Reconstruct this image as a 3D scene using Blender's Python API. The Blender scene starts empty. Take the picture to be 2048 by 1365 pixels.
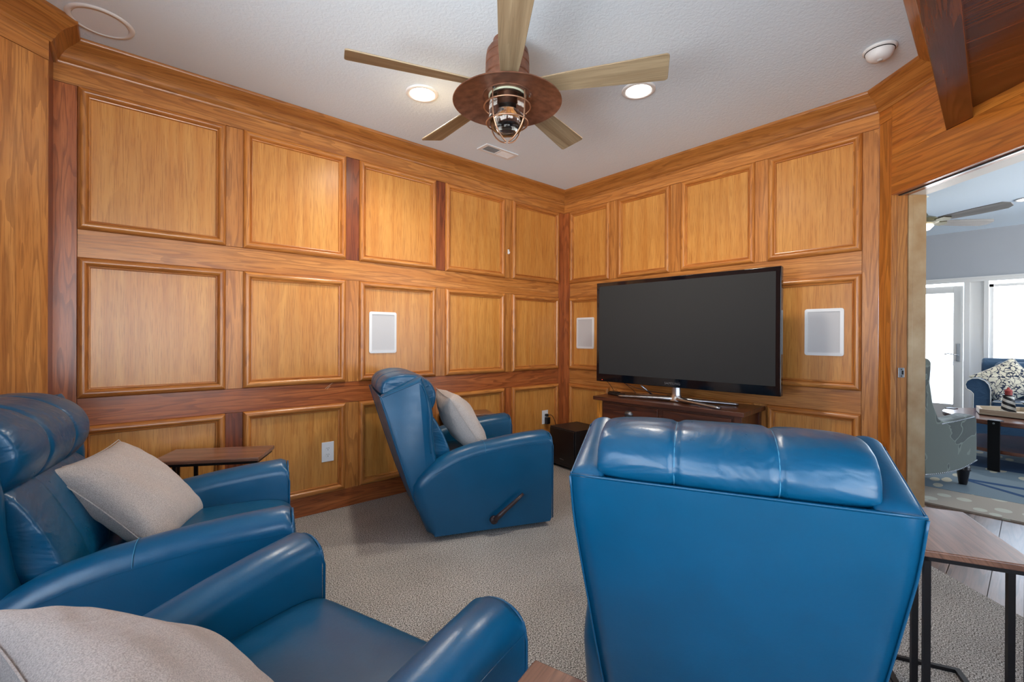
import bpy, bmesh, math, random
from mathutils import Vector, Matrix
random.seed(7)
S = bpy.context.scene
C = S.collection
PI = math.pi
def R(d): return math.radians(d)

# ------------------------------------------------------------------ camera
CH = 1.18
yaw, pitch, roll = 0.8598, -0.002, 0.0044
F = Vector((math.cos(yaw)*math.cos(pitch), math.sin(yaw)*math.cos(pitch), math.sin(pitch)))
Rt = Vector((math.sin(yaw), -math.cos(yaw), 0)); U = Rt.cross(F)
R2 = math.cos(roll)*Rt + math.sin(roll)*U; U2 = R2.cross(F)
cd = bpy.data.cameras.new('camera'); cam = bpy.data.objects.new('camera', cd); C.objects.link(cam)
M = Matrix(((R2.x, U2.x, -F.x, 0), (R2.y, U2.y, -F.y, 0), (R2.z, U2.z, -F.z, CH), (0, 0, 0, 1)))
cam.matrix_world = M
cd.sensor_width = 36; cd.lens = 907.386/2048*36; cd.shift_y = -7.03/2048; cd.clip_start = 0.02; cd.clip_end = 200
S.camera = cam

# ------------------------------------------------------------------ world, lights, exposure
S.view_settings.view_transform = 'Standard'; S.view_settings.look = 'None'
S.view_settings.gamma = 1; S.view_settings.use_curve_mapping = False
S.view_settings.exposure = 0.15
w = bpy.data.worlds.new('sky'); S.world = w; w.use_nodes = True
bg = w.node_tree.nodes['Background']
# overcast bright sky above, pale sand below the horizon made extra bright to light the ceiling, a thin band of sea between
_nt = w.node_tree; _tc = _nt.nodes.new('ShaderNodeTexCoord'); _sp = _nt.nodes.new('ShaderNodeSeparateXYZ'); _cr = _nt.nodes.new('ShaderNodeValToRGB')
_mr = _nt.nodes.new('ShaderNodeMapRange'); _mr.inputs[1].default_value = -1; _mr.inputs[2].default_value = 1
_nt.links.new(_tc.outputs['Generated'], _sp.inputs[0]); _nt.links.new(_sp.outputs[2], _mr.inputs[0]); _nt.links.new(_mr.outputs[0], _cr.inputs[0])
_e = _cr.color_ramp.elements; _e[0].position = 0; _e[0].color = (2.1, 2.05, 1.98, 1); _e[1].position = 1; _e[1].color = (.50, .66, .90, 1)
for _p, _c in ((.466, (1.9, 1.88, 1.85)), (.474, (.86, .92, .98)), (.497, (.70, .80, .92)), (.503, (.82, .90, 1.0)), (.62, (.66, .80, .98))):
    _k = _e.new(_p); _k.color = _c+(1,)
_nt.links.new(_cr.outputs[0], bg.inputs[0]); bg.inputs[1].default_value = 7.0
S.cycles.max_bounces = 8; S.cycles.diffuse_bounces = 5; S.cycles.glossy_bounces = 4
S.cycles.sample_clamp_indirect = 8; S.cycles.caustics_reflective = False; S.cycles.caustics_refractive = False

def area(name, loc, direc, sx, sy, power, col, portal=False, spread=180):
    l = bpy.data.lights.new(name, 'AREA'); l.shape = 'RECTANGLE'; l.size = sx; l.size_y = sy
    l.energy = power; l.color = col; l.spread = R(spread)
    if portal: l.cycles.is_portal = True
    o = bpy.data.objects.new(name, l); C.objects.link(o); o.location = loc
    o.rotation_euler = Vector(direc).to_track_quat('-Z', 'Y').to_euler()
    return o
# daylight comes in by the window walls behind the camera and by the sea-side windows and an added side window of the far room
area('portal_side', (-1.42, .2, 1.3), (1, 0, 0), 2.8, 1.75, 1, (1, 1, 1), True)
area('portal_rear', (.1, -1.72, 1.3), (0, 1, 0), 2.3, 1.75, 1, (1, 1, 1), True)
area('portal_far', (6.3, -4.3, 1.17), (0, 1, 0), 3.8, 1.85, 1, (1, 1, 1), True)  # sky portal for the added side window
area('portal_sea', (8.72, -.9, 1.05), (-1, 0, 0), 4.9, 2.0, 1, (1, 1, 1), True)

# ------------------------------------------------------------------ helpers
def tag(o, label=None, cat=None, group=None, kind=None):
    if label: o['label'] = label
    if cat: o['category'] = cat
    if group: o['group'] = group
    if kind: o['kind'] = kind
    return o
def empty(name, loc=(0, 0, 0), rz=0, label=None, cat=None, group=None, kind=None):
    o = bpy.data.objects.new(name, None); C.objects.link(o); o.location = loc; o.rotation_euler = (0, 0, rz)
    o.empty_display_size = .1
    return tag(o, label, cat, group, kind)
def link(name, bm, mat, parent=None, smooth=False, loc=None, rot=None, auto=None):
    bmesh.ops.recalc_face_normals(bm, faces=bm.faces)
    me = bpy.data.meshes.new(name); bm.to_mesh(me); bm.free()
    for m in (mat if isinstance(mat, (list, tuple)) else [mat]): me.materials.append(m)
    if smooth or auto:
        for p in me.polygons: p.use_smooth = True
    o = bpy.data.objects.new(name, me); C.objects.link(o)
    if auto:
        try: me.set_sharp_from_angle(angle=R(auto))
        except Exception: pass
    if parent: o.parent = parent
    if loc is not None: o.location = loc
    if rot is not None: o.rotation_euler = rot
    return o
def bev(o, w=.005, seg=2, ang=35):
    m = o.modifiers.new('bevel', 'BEVEL'); m.width = w; m.segments = seg; m.limit_method = 'ANGLE'; m.angle_limit = R(ang)
    for p in o.data.polygons: p.use_smooth = True
    m.harden_normals = True
    return o
def sub(o, n=2):
    m = o.modifiers.new('sub', 'SUBSURF'); m.levels = n; m.render_levels = n
    for p in o.data.polygons: p.use_smooth = True
    return o
def box(bm, x0, x1, y0, y1, z0, z1, T=None, mi=0):
    vs = [bm.verts.new(Vector(c) if T is None else T @ Vector(c)) for c in
          ((x0, y0, z0), (x1, y0, z0), (x1, y1, z0), (x0, y1, z0), (x0, y0, z1), (x1, y0, z1), (x1, y1, z1), (x0, y1, z1))]
    for f in ((0, 3, 2, 1), (4, 5, 6, 7), (0, 1, 5, 4), (1, 2, 6, 5), (2, 3, 7, 6), (3, 0, 4, 7)):
        fc = bm.faces.new([vs[i] for i in f]); fc.material_index = mi
    return vs
def bx(*a, T=None):
    bm = bmesh.new(); box(bm, *a, T=T); return bm
def prism(bm, pts, z0, z1, mi=0):
    a = [bm.verts.new((p[0], p[1], z0)) for p in pts]; b = [bm.verts.new((p[0], p[1], z1)) for p in pts]
    n = len(pts); fs = [bm.faces.new(a[::-1]), bm.faces.new(b)]
    for i in range(n): fs.append(bm.faces.new((a[i], a[(i+1) % n], b[(i+1) % n], b[i])))
    for f in fs: f.material_index = mi
def extr(pts, y0, y1):           # (x,z) outline extruded along y
    bm = bmesh.new()
    a = [bm.verts.new((p[0], y0, p[1])) for p in pts]; b = [bm.verts.new((p[0], y1, p[1])) for p in pts]
    n = len(pts); bm.faces.new(a); bm.faces.new(b[::-1])
    for i in range(n): bm.faces.new((a[(i+1) % n], a[i], b[i], b[(i+1) % n]))
    return bm
def lathe(prof, n=32, bm=None, T=None, mi=0):   # prof [(r,z)]
    bm = bm or bmesh.new(); rings = []
    for r, z in prof:
        rg = []
        for i in range(n):
            a = 2*PI*i/n; v = Vector((r*math.cos(a), r*math.sin(a), z)); rg.append(bm.verts.new(T @ v if T else v))
            if r < 1e-6: break
        rings.append(rg)
    for A, B in zip(rings, rings[1:]):
        for i in range(n):
            j = (i+1) % n
            if len(A) == 1 and len(B) == 1: continue
            if len(A) == 1: f = bm.faces.new((A[0], B[i], B[j]))
            elif len(B) == 1: f = bm.faces.new((A[i], A[j], B[0]))
            else: f = bm.faces.new((A[i], A[j], B[j], B[i]))
            f.material_index = mi
    return bm
def tube(pts, r, n=8, closed=False, bm=None, caps=True):
    bm = bm or bmesh.new(); P = [Vector(p) for p in pts]; N = len(P); rings = []
    up = None
    for i in range(N):
        if closed: t = (P[(i+1) % N]-P[i-1]).normalized()
        else: t = (P[min(i+1, N-1)]-P[max(i-1, 0)]).normalized()
        if up is None:
            up = Vector((0, 0, 1)) if abs(t.z) < .9 else Vector((1, 0, 0))
        a = t.cross(up); 
        if a.length < 1e-5: a = t.cross(Vector((0, 1, 0)))
        a.normalize(); b = a.cross(t).normalized(); up = b
        rr = r[i] if isinstance(r, (list, tuple)) else r
        rings.append([bm.verts.new(P[i]+rr*(math.cos(2*PI*k/n)*a+math.sin(2*PI*k/n)*b)) for k in range(n)])
    rg = range(N) if closed else range(N-1)
    for i in rg:
        A = rings[i]; B = rings[(i+1) % N]
        for k in range(n):
            bm.faces.new((A[k], A[(k+1) % n], B[(k+1) % n], B[k]))
    if caps and not closed:
        bm.faces.new(rings[0][::-1]); bm.faces.new(rings[-1])
    return bm
def smoothpath(pts, n=6):        # catmull-rom
    P = [Vector(p) for p in pts]; out = []
    for i in range(len(P)-1):
        p0 = P[max(i-1, 0)]; p1 = P[i]; p2 = P[i+1]; p3 = P[min(i+2, len(P)-1)]
        for k in range(n):
            t = k/n
            out.append(.5*((2*p1)+(-p0+p2)*t+(2*p0-5*p1+4*p2-p3)*t*t+(-p0+3*p1-3*p2+p3)*t**3))
    out.append(P[-1]); return out
def grain(o, g):                 # UV in metres, u along the grain direction g (object space)
    me = o.data; g = Vector(g).normalized(); uv = me.uv_layers.new(name='UVMap')
    for p in me.polygons:
        n = p.normal; v = n.cross(g)
        if v.length < .3:
            v = n.cross(Vector((.3, .5, .8))).normalized(); u = v.cross(n)
        else: v.normalize(); u = g
        for li in p.loop_indices:
            co = me.vertices[me.loops[li].vertex_index].co
            uv.data[li].uv = (co.dot(u), co.dot(v))
    return o

# ------------------------------------------------------------------ materials
def lin(r, g, b):
    return tuple(((c/255)/12.92 if c/255 <= .04045 else ((c/255+.055)/1.055)**2.4) for c in (r, g, b))+(1,)
def newmat(name):
    m = bpy.data.materials.new(name); m.use_nodes = True; nt = m.node_tree
    return m, nt, nt.nodes['Principled BSDF']
def nd(nt, t, **k):
    n = nt.nodes.new(t)
    for a, b in k.items(): setattr(n, a, b)
    return n
def flat(name, col, rough=.5, metal=0, spec=.5, noise=0, nscale=40, bump=0, coat=0, emit=0):
    m, nt, b = newmat(name); L = nt.links
    b.inputs['Base Color'].default_value = col; b.inputs['Roughness'].default_value = rough
    b.inputs['Metallic'].default_value = metal; b.inputs['Specular IOR Level'].default_value = spec
    b.inputs['Coat Weight'].default_value = coat
    if emit: b.inputs['Emission Color'].default_value = col; b.inputs['Emission Strength'].default_value = emit
    if noise or bump:
        tc = nd(nt, 'ShaderNodeTexCoord'); n = nd(nt, 'ShaderNodeTexNoise'); n.inputs['Scale'].default_value = nscale
        n.inputs['Detail'].default_value = 4; L.new(tc.outputs['Object'], n.inputs['Vector'])
        if noise:
            mr = nd(nt, 'ShaderNodeMapRange'); mr.inputs[1].default_value = .25; mr.inputs[2].default_value = .75
            mr.inputs[3].default_value = 1-noise; mr.inputs[4].default_value = 1+noise
            L.new(n.outputs['Fac'], mr.inputs[0]); h = nd(nt, 'ShaderNodeHueSaturation'); h.inputs['Color'].default_value = col
            L.new(mr.outputs[0], h.inputs['Value']); L.new(h.outputs[0], b.inputs['Base Color'])
        if bump:
            bp = nd(nt, 'ShaderNodeBump'); bp.inputs['Strength'].default_value = bump; bp.inputs['Distance'].default_value = .004
            L.new(n.outputs['Fac'], bp.inputs['Height']); L.new(bp.outputs[0], b.inputs['Normal'])
    return m
def wood(name, light, mid, dark, rough=.33, ring=9., fine=.35, ringw=.5, coat=.15, vary=.12, v=5., spec=.5, u=.9):
    m, nt, b = newmat(name); L = nt.links
    tc = nd(nt, 'ShaderNodeTexCoord'); oi = nd(nt, 'ShaderNodeObjectInfo')
    sx = nd(nt, 'ShaderNodeVectorMath', operation='SCALE'); sx.inputs[0].default_value = (37.3, 91.7, 13.1)
    L.new(oi.outputs['Random'], sx.inputs['Scale'])
    ad = nd(nt, 'ShaderNodeVectorMath', operation='ADD'); L.new(tc.outputs['UV'], ad.inputs[0]); L.new(sx.outputs[0], ad.inputs[1])
    def scaled(a, c):
        q = nd(nt, 'ShaderNodeVectorMath', operation='MULTIPLY'); q.inputs[1].default_value = (a, c, 1); L.new(ad.outputs[0], q.inputs[0]); return q.outputs[0]
    n1 = nd(nt, 'ShaderNodeTexNoise'); n1.inputs['Scale'].default_value = 1; n1.inputs['Detail'].default_value = 2.5; n1.inputs['Roughness'].default_value = .45
    L.new(scaled(u, v), n1.inputs['Vector'])
    mu = nd(nt, 'ShaderNodeMath', operation='MULTIPLY'); mu.inputs[1].default_value = ring; L.new(n1.outputs['Fac'], mu.inputs[0])
    fr = nd(nt, 'ShaderNodeMath', operation='FRACT'); L.new(mu.outputs[0], fr.inputs[0])
    rp = nd(nt, 'ShaderNodeValToRGB'); e = rp.color_ramp.elements
    e[0].position = 0; e[0].color = (.25, .25, .25, 1); e[1].position = 1; e[1].color = (1, 1, 1, 1)
    k = e.new(.18); k.color = (.0, .0, .0, 1); k = e.new(.42); k.color = (.75, .75, .75, 1)
    L.new(fr.outputs[0], rp.inputs[0])
    n2 = nd(nt, 'ShaderNodeTexNoise'); n2.inputs['Scale'].default_value = 1; n2.inputs['Detail'].default_value = 3
    L.new(scaled(9., 210.), n2.inputs['Vector'])
    n3 = nd(nt, 'ShaderNodeTexNoise'); n3.inputs['Scale'].default_value = 1; n3.inputs['Detail'].default_value = 3
    L.new(scaled(1.1, 22.), n3.inputs['Vector'])
    c1 = nd(nt, 'ShaderNodeMix', data_type='RGBA'); c1.inputs[6].default_value = mid; c1.inputs[7].default_value = light
    mr = nd(nt, 'ShaderNodeMapRange'); mr.inputs[1].default_value = .35; mr.inputs[2].default_value = .65; L.new(n3.outputs['Fac'], mr.inputs[0]); L.new(mr.outputs[0], c1.inputs[0])
    inv = nd(nt, 'ShaderNodeMath', operation='SUBTRACT'); inv.inputs[0].default_value = 1; L.new(rp.outputs[0], inv.inputs[1])
    rw = nd(nt, 'ShaderNodeMath', operation='MULTIPLY'); rw.inputs[1].default_value = ringw; L.new(inv.outputs[0], rw.inputs[0])
    c2 = nd(nt, 'ShaderNodeMix', data_type='RGBA'); L.new(rw.outputs[0], c2.inputs[0]); L.new(c1.outputs[2], c2.inputs[6]); c2.inputs[7].default_value = dark
    m2 = nd(nt, 'ShaderNodeMapRange'); m2.inputs[1].default_value = .50; m2.inputs[2].default_value = .64; m2.inputs[4].default_value = fine; L.new(n2.outputs['Fac'], m2.inputs[0])
    c3 = nd(nt, 'ShaderNodeMix', data_type='RGBA'); L.new(m2.outputs[0], c3.inputs[0]); L.new(c2.outputs[2], c3.inputs[6]); c3.inputs[7].default_value = dark
    wn = nd(nt, 'ShaderNodeTexWhiteNoise', noise_dimensions='1D'); L.new(oi.outputs['Random'], wn.inputs['W'])
    hv = nd(nt, 'ShaderNodeMapRange'); hv.inputs[3].default_value = 1-vary; hv.inputs[4].default_value = 1+vary; L.new(wn.outputs[0], hv.inputs[0])
    h = nd(nt, 'ShaderNodeHueSaturation'); L.new(hv.outputs[0], h.inputs['Value']); L.new(c3.outputs[2], h.inputs['Color'])
    L.new(h.outputs[0], b.inputs['Base Color'])
    b.inputs['Roughness'].default_value = rough; b.inputs['Coat Weight'].default_value = coat; b.inputs['Coat Roughness'].default_value = .25
    b.inputs['Specular IOR Level'].default_value = spec
    bp = nd(nt, 'ShaderNodeBump'); bp.inputs['Strength'].default_value = .12; bp.inputs['Distance'].default_value = .002
    L.new(n2.outputs['Fac'], bp.inputs['Height']); L.new(bp.outputs[0], b.inputs['Normal'])
    return m
M_panel = wood('oak_panel', lin(206, 148, 76), lin(194, 130, 60), lin(152, 90, 36), ring=8, ringw=.2, fine=.5, v=5, vary=.05, u=.5)
M_oak = wood('oak_board', lin(200, 137, 72), lin(180, 114, 52), lin(120, 66, 28), ring=12, ringw=.5, fine=.4, v=9, vary=.1, u=.7)
M_oakred = wood('oak_board_red', lin(186, 108, 58), lin(164, 88, 44), lin(102, 50, 24), ring=12, ringw=.55, fine=.4, v=9, vary=.06, u=.9)
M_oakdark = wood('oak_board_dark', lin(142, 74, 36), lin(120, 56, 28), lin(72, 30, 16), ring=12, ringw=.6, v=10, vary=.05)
M_mold = wood('oak_moulding', lin(204, 138, 70), lin(178, 108, 48), lin(112, 60, 26), ring=12, ringw=.45, v=14, vary=.08, rough=.28, coat=.3, u=1.2)
M_crown = wood('oak_crown', lin(184, 122, 60), lin(160, 98, 44), lin(104, 58, 24), ring=14, ringw=.45, v=14, vary=.04, rough=.3, coat=.25)
M_header = wood('oak_header', lin(200, 126, 52), lin(178, 102, 38), lin(112, 62, 24), ring=14, ringw=.5, v=7, vary=.05, rough=.32, u=.6)
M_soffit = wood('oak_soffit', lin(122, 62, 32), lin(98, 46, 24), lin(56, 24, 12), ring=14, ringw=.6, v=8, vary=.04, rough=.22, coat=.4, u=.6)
M_console = wood('console_pine', lin(98, 52, 30), lin(72, 36, 22), lin(34, 16, 12), ring=8, ringw=.6, v=8, rough=.3, coat=.4)
M_consolelite = wood('console_worn', lin(224, 150, 56), lin(190, 116, 40), lin(90, 50, 22), ring=8, ringw=.5, v=20, rough=.35)
M_table = wood('tabletop_acacia', lin(148, 106, 84), lin(120, 82, 64), lin(68, 42, 32), ring=10, ringw=.5, v=12, rough=.3, coat=.3, vary=.05)
M_floor = wood('rustic_plank', lin(132, 102, 86), lin(104, 76, 62), lin(52, 34, 28), ring=10, ringw=.6, v=7, rough=.28, coat=.3)
M_blade = wood('fan_blade_wood', lin(172, 156, 128), lin(140, 122, 96), lin(104, 88, 66), ring=5, ringw=.3, v=30, rough=.5, coat=0, fine=.2)
M_tray = wood('whitewashed_wood', lin(214, 198, 172), lin(190, 170, 142), lin(150, 128, 104), ring=8, ringw=.4, v=12, rough=.5, coat=0)
M_coffee = wood('coffee_table_wood', lin(142, 88, 66), lin(112, 64, 46), lin(66, 36, 28), ring=9, ringw=.5, v=9, rough=.2, coat=.5)
M_greyblade = wood('weathered_blade', lin(150, 146, 142), lin(118, 114, 112), lin(84, 80, 78), ring=6, ringw=.3, v=30, rough=.6, coat=0)

def leather(name, col, rough=.31):
    m, nt, b = newmat(name); L = nt.links
    tc = nd(nt, 'ShaderNodeTexCoord')
    n = nd(nt, 'ShaderNodeTexNoise'); n.inputs['Scale'].default_value = 7; n.inputs['Detail'].default_value = 5; L.new(tc.outputs['Object'], n.inputs['Vector'])
    vo = nd(nt, 'ShaderNodeTexNoise'); vo.inputs['Scale'].default_value = 160; vo.inputs['Detail'].default_value = 2; L.new(tc.outputs['Object'], vo.inputs['Vector'])
    n2 = nd(nt, 'ShaderNodeTexNoise'); n2.inputs['Scale'].default_value = 22; n2.inputs['Detail'].default_value = 3; L.new(tc.outputs['Object'], n2.inputs['Vector'])
    mx = nd(nt, 'ShaderNodeMix', data_type='RGBA'); mx.inputs[6].default_value = tuple(c*.84 for c in col[:3])+(1,); mx.inputs[7].default_value = tuple(c*1.14 for c in col[:3])+(1,)
    L.new(n.outputs['Fac'], mx.inputs[0]); L.new(mx.outputs[2], b.inputs['Base Color'])
    r = nd(nt, 'ShaderNodeMapRange'); r.inputs[1].default_value = .3; r.inputs[2].default_value = .7; r.inputs[3].default_value = rough-.03; r.inputs[4].default_value = rough+.07; L.new(n2.outputs['Fac'], r.inputs[0]); L.new(r.outputs[0], b.inputs['Roughness'])
    b.inputs['Specular IOR Level'].default_value = .5
    b1 = nd(nt, 'ShaderNodeBump'); b1.inputs['Strength'].default_value = .25; b1.inputs['Distance'].default_value = .0008; L.new(vo.outputs['Fac'], b1.inputs['Height'])
    b2 = nd(nt, 'ShaderNodeBump'); b2.inputs['Strength'].default_value = .3; b2.inputs['Distance'].default_value = .004; L.new(n.outputs['Fac'], b2.inputs['Height']); L.new(b1.outputs[0], b2.inputs['Normal'])
    L.new(b2.outputs[0], b.inputs['Normal'])
    return m
M_leather = leather('blue_leather', (0.001, 0.072, 0.158, 1))
M_leatherw = leather('blue_leather_creased', (0.001, 0.072, 0.158, 1), .3)
# creases: stronger large scale bump stretched across the cushion
def crease(m, strength):
    nt = m.node_tree; L = nt.links; b = nt.nodes['Principled BSDF']; prev = b.inputs['Normal'].links[0].from_socket
    tc = nd(nt, 'ShaderNodeTexCoord'); mp = nd(nt, 'ShaderNodeMapping'); mp.inputs['Scale'].default_value = (2, 2.2, 5)
    L.new(tc.outputs['Object'], mp.inputs[0]); n = nd(nt, 'ShaderNodeTexNoise'); n.inputs['Scale'].default_value = 1.6; n.inputs['Detail'].default_value = 3; n.inputs['Distortion'].default_value = 1.2
    L.new(mp.outputs[0], n.inputs['Vector']); bp = nd(nt, 'ShaderNodeBump'); bp.inputs['Strength'].default_value = strength; bp.inputs['Distance'].default_value = .03
    L.new(n.outputs['Fac'], bp.inputs['Height']); L.new(prev, bp.inputs['Normal']); L.new(bp.outputs[0], b.inputs['Normal'])
crease(M_leatherw, .5)
M_stitch = flat('pale_blue_stitching', lin(60, 128, 160), .5)
def fabric(name, c1, c2, sc=420, bump=.5):
    m, nt, b = newmat(name); L = nt.links
    tc = nd(nt, 'ShaderNodeTexCoord'); n = nd(nt, 'ShaderNodeTexNoise'); n.inputs['Scale'].default_value = sc; n.inputs['Detail'].default_value = 2; L.new(tc.outputs['Object'], n.inputs['Vector'])
    mr = nd(nt, 'ShaderNodeMapRange'); mr.inputs[1].default_value = .35; mr.inputs[2].default_value = .65; L.new(n.outputs['Fac'], mr.inputs[0])
    mx = nd(nt, 'ShaderNodeMix', data_type='RGBA'); mx.inputs[6].default_value = c1; mx.inputs[7].default_value = c2; L.new(mr.outputs[0], mx.inputs[0]); L.new(mx.outputs[2], b.inputs['Base Color'])
    b.inputs['Roughness'].default_value = .95; b.inputs['Specular IOR Level'].default_value = .1
    b.inputs['Sheen Weight'].default_value = .3
    bp = nd(nt, 'ShaderNodeBump'); bp.inputs['Strength'].default_value = bump; bp.inputs['Distance'].default_value = .002; L.new(n.outputs['Fac'], bp.inputs['Height'])
    w = nd(nt, 'ShaderNodeTexNoise'); w.inputs['Scale'].default_value = 11; w.inputs['Detail'].default_value = 4; w.inputs['Distortion'].default_value = .6; L.new(tc.outputs['Object'], w.inputs['Vector'])
    b2 = nd(nt, 'ShaderNodeBump'); b2.inputs['Strength'].default_value = .5; b2.inputs['Distance'].default_value = .02; L.new(w.outputs['Fac'], b2.inputs['Height']); L.new(bp.outputs[0], b2.inputs['Normal']); L.new(b2.outputs[0], b.inputs['Normal'])
    return m
M_pillow = fabric('oatmeal_fabric', lin(196, 186, 178), lin(160, 150, 144))
M_sofa = fabric('denim_blue_fabric', lin(66, 94, 122), lin(52, 78, 106), 300, .2)
M_piping = flat('white_piping', lin(220, 218, 210), .8)
M_metal = flat('black_metal', lin(34, 32, 34), .4, .6)
M_black = flat('black_plastic', lin(18, 18, 20), .35)
M_subw = flat('black_vinyl', lin(30, 26, 26), .45, bump=.2, nscale=300)
M_bezel = flat('glossy_black_bezel', lin(10, 12, 18), .06, spec=.6)
M_screen = flat('dark_screen', lin(52, 52, 52), .9, spec=.02)
M_chrome = flat('brushed_silver', lin(180, 184, 190), .28, 1.0)
M_white = flat('white_plastic', lin(226, 228, 230), .4)
M_grille = flat('pale_grey_grille', lin(196, 196, 198), .7, noise=.05, nscale=900)
M_dark = flat('dark_slot', lin(30, 30, 32), .8)
M_handle = flat('dark_brown_plastic', lin(52, 36, 36), .35)
M_copper = flat('aged_copper', lin(128, 88, 70), .48, .5, noise=.4, nscale=26, bump=.15)
M_cage = flat('copper_wire', lin(176, 140, 116), .35, .85)
M_knob = flat('pewter', lin(110, 112, 116), .35, .9)
M_redplastic = flat('painted_red', lin(168, 60, 54), .5)
M_trim = flat('white_trim_paint', lin(228, 228, 226), .45)
M_greywall = flat('grey_wall_paint', lin(178, 182, 188), .85, noise=.02, nscale=3)
M_outwall = flat('beige_outer_paint', lin(190, 186, 178), .8)
M_deck = flat('deck_boards', lin(190, 186, 180), .7, noise=.08, nscale=6)
M_leg = flat('espresso_wood', lin(28, 22, 26), .3)
M_bowl = flat('slate_bowl', lin(110, 118, 122), .5, noise=.1, nscale=12)
M_succ = flat('succulent_green', lin(110, 168, 96), .5, noise=.25, nscale=30)
M_copperled = flat('status_led', lin(200, 60, 40), .5, emit=2)
def glassmat(name, rough=.0):
    m, nt, b = newmat(name); b.inputs['Transmission Weight'].default_value = 1; b.inputs['Roughness'].default_value = rough
    b.inputs['IOR'].default_value = 1.45; b.inputs['Base Color'].default_value = (.97, .98, .97, 1)
    return m
M_glass = glassmat('clear_glass')
def pane_mat():
    m, nt, b = newmat('window_pane'); L = nt.links; out = nt.nodes['Material Output']
    t = nd(nt, 'ShaderNodeBsdfTransparent'); g = nd(nt, 'ShaderNodeBsdfGlossy'); g.inputs['Roughness'].default_value = .02
    mx = nd(nt, 'ShaderNodeMixShader'); fz = nd(nt, 'ShaderNodeFresnel'); fz.inputs[0].default_value = 1.3
    L.new(fz.outputs[0], mx.inputs[0]); L.new(t.outputs[0], mx.inputs[1]); L.new(g.outputs[0], mx.inputs[2]); L.new(mx.outputs[0], out.inputs[0])
    return m
M_pane = pane_mat()
def emitm(name, col, s):
    m, nt, b = newmat(name); b.inputs['Emission Color'].default_value = col; b.inputs['Emission Strength'].default_value = s; b.inputs['Base Color'].default_value = col
    return m
M_lamp = emitm('lit_lamp', (1, .93, .84, 1), 14)
def ceilmat():
    m, nt, b = newmat('ceiling_texture_paint'); L = nt.links
    b.inputs['Base Color'].default_value = lin(222, 237, 250); b.inputs['Roughness'].default_value = .9; b.inputs['Specular IOR Level'].default_value = .1
    tc = nd(nt, 'ShaderNodeTexCoord'); n = nd(nt, 'ShaderNodeTexNoise'); n.inputs['Scale'].default_value = 60; n.inputs['Detail'].default_value = 4; n.inputs['Distortion'].default_value = .8
    L.new(tc.outputs['Object'], n.inputs['Vector']); bp = nd(nt, 'ShaderNodeBump'); bp.inputs['Strength'].default_value = .35; bp.inputs['Distance'].default_value = .006
    L.new(n.outputs['Fac'], bp.inputs['Height']); L.new(bp.outputs[0], b.inputs['Normal']); return m
M_ceil = ceilmat()
def carpetmat():
    m, nt, b = newmat('speckled_carpet'); L = nt.links
    tc = nd(nt, 'ShaderNodeTexCoord')
    n = nd(nt, 'ShaderNodeTexNoise'); n.inputs['Scale'].default_value = 200; n.inputs['Detail'].default_value = 3; n.inputs['Roughness'].default_value = .7; L.new(tc.outputs['Object'], n.inputs['Vector'])
    g = nd(nt, 'ShaderNodeTexNoise'); g.inputs['Scale'].default_value = 2.6; g.inputs['Detail'].default_value = 3; L.new(tc.outputs['Object'], g.inputs['Vector'])
    rp = nd(nt, 'ShaderNodeValToRGB'); e = rp.color_ramp.elements; e[0].position = .40; e[0].color = lin(64, 60, 55); e[1].position = .60; e[1].color = lin(226, 224, 219)
    k = e.new(.48); k.color = lin(160, 156, 150)
    L.new(n.outputs['Fac'], rp.inputs[0]); mr = nd(nt, 'ShaderNodeMapRange'); mr.inputs[1].default_value = .3; mr.inputs[2].default_value = .7; mr.inputs[3].default_value = .86; mr.inputs[4].default_value = 1.08
    L.new(g.outputs['Fac'], mr.inputs[0]); h = nd(nt, 'ShaderNodeHueSaturation'); L.new(rp.outputs[0], h.inputs['Color']); L.new(mr.outputs[0], h.inputs['Value']); L.new(h.outputs[0], b.inputs['Base Color'])
    b.inputs['Roughness'].default_value = 1; b.inputs['Specular IOR Level'].default_value = .05
    bp = nd(nt, 'ShaderNodeBump'); bp.inputs['Strength'].default_value = .8; bp.inputs['Distance'].default_value = .008; L.new(n.outputs['Fac'], bp.inputs['Height']); L.new(bp.outputs[0], b.inputs['Normal'])
    return m
M_carpet = carpetmat()
def plasterfaux():
    m, nt, b = newmat('tan_faux_plaster'); L = nt.links
    tc = nd(nt, 'ShaderNodeTexCoord'); n = nd(nt, 'ShaderNodeTexNoise'); n.inputs['Scale'].default_value = 5; n.inputs['Detail'].default_value = 5; L.new(tc.outputs['Object'], n.inputs['Vector'])
    rp = nd(nt, 'ShaderNodeValToRGB'); e = rp.color_ramp.elements; e[0].position = .35; e[0].color = lin(168, 132, 88); e[1].position = .68; e[1].color = lin(200, 178, 142); L.new(n.outputs['Fac'], rp.inputs[0]); L.new(rp.outputs[0], b.inputs['Base Color'])
    b.inputs['Roughness'].default_value = .4; return m
M_faux = plasterfaux()

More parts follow.
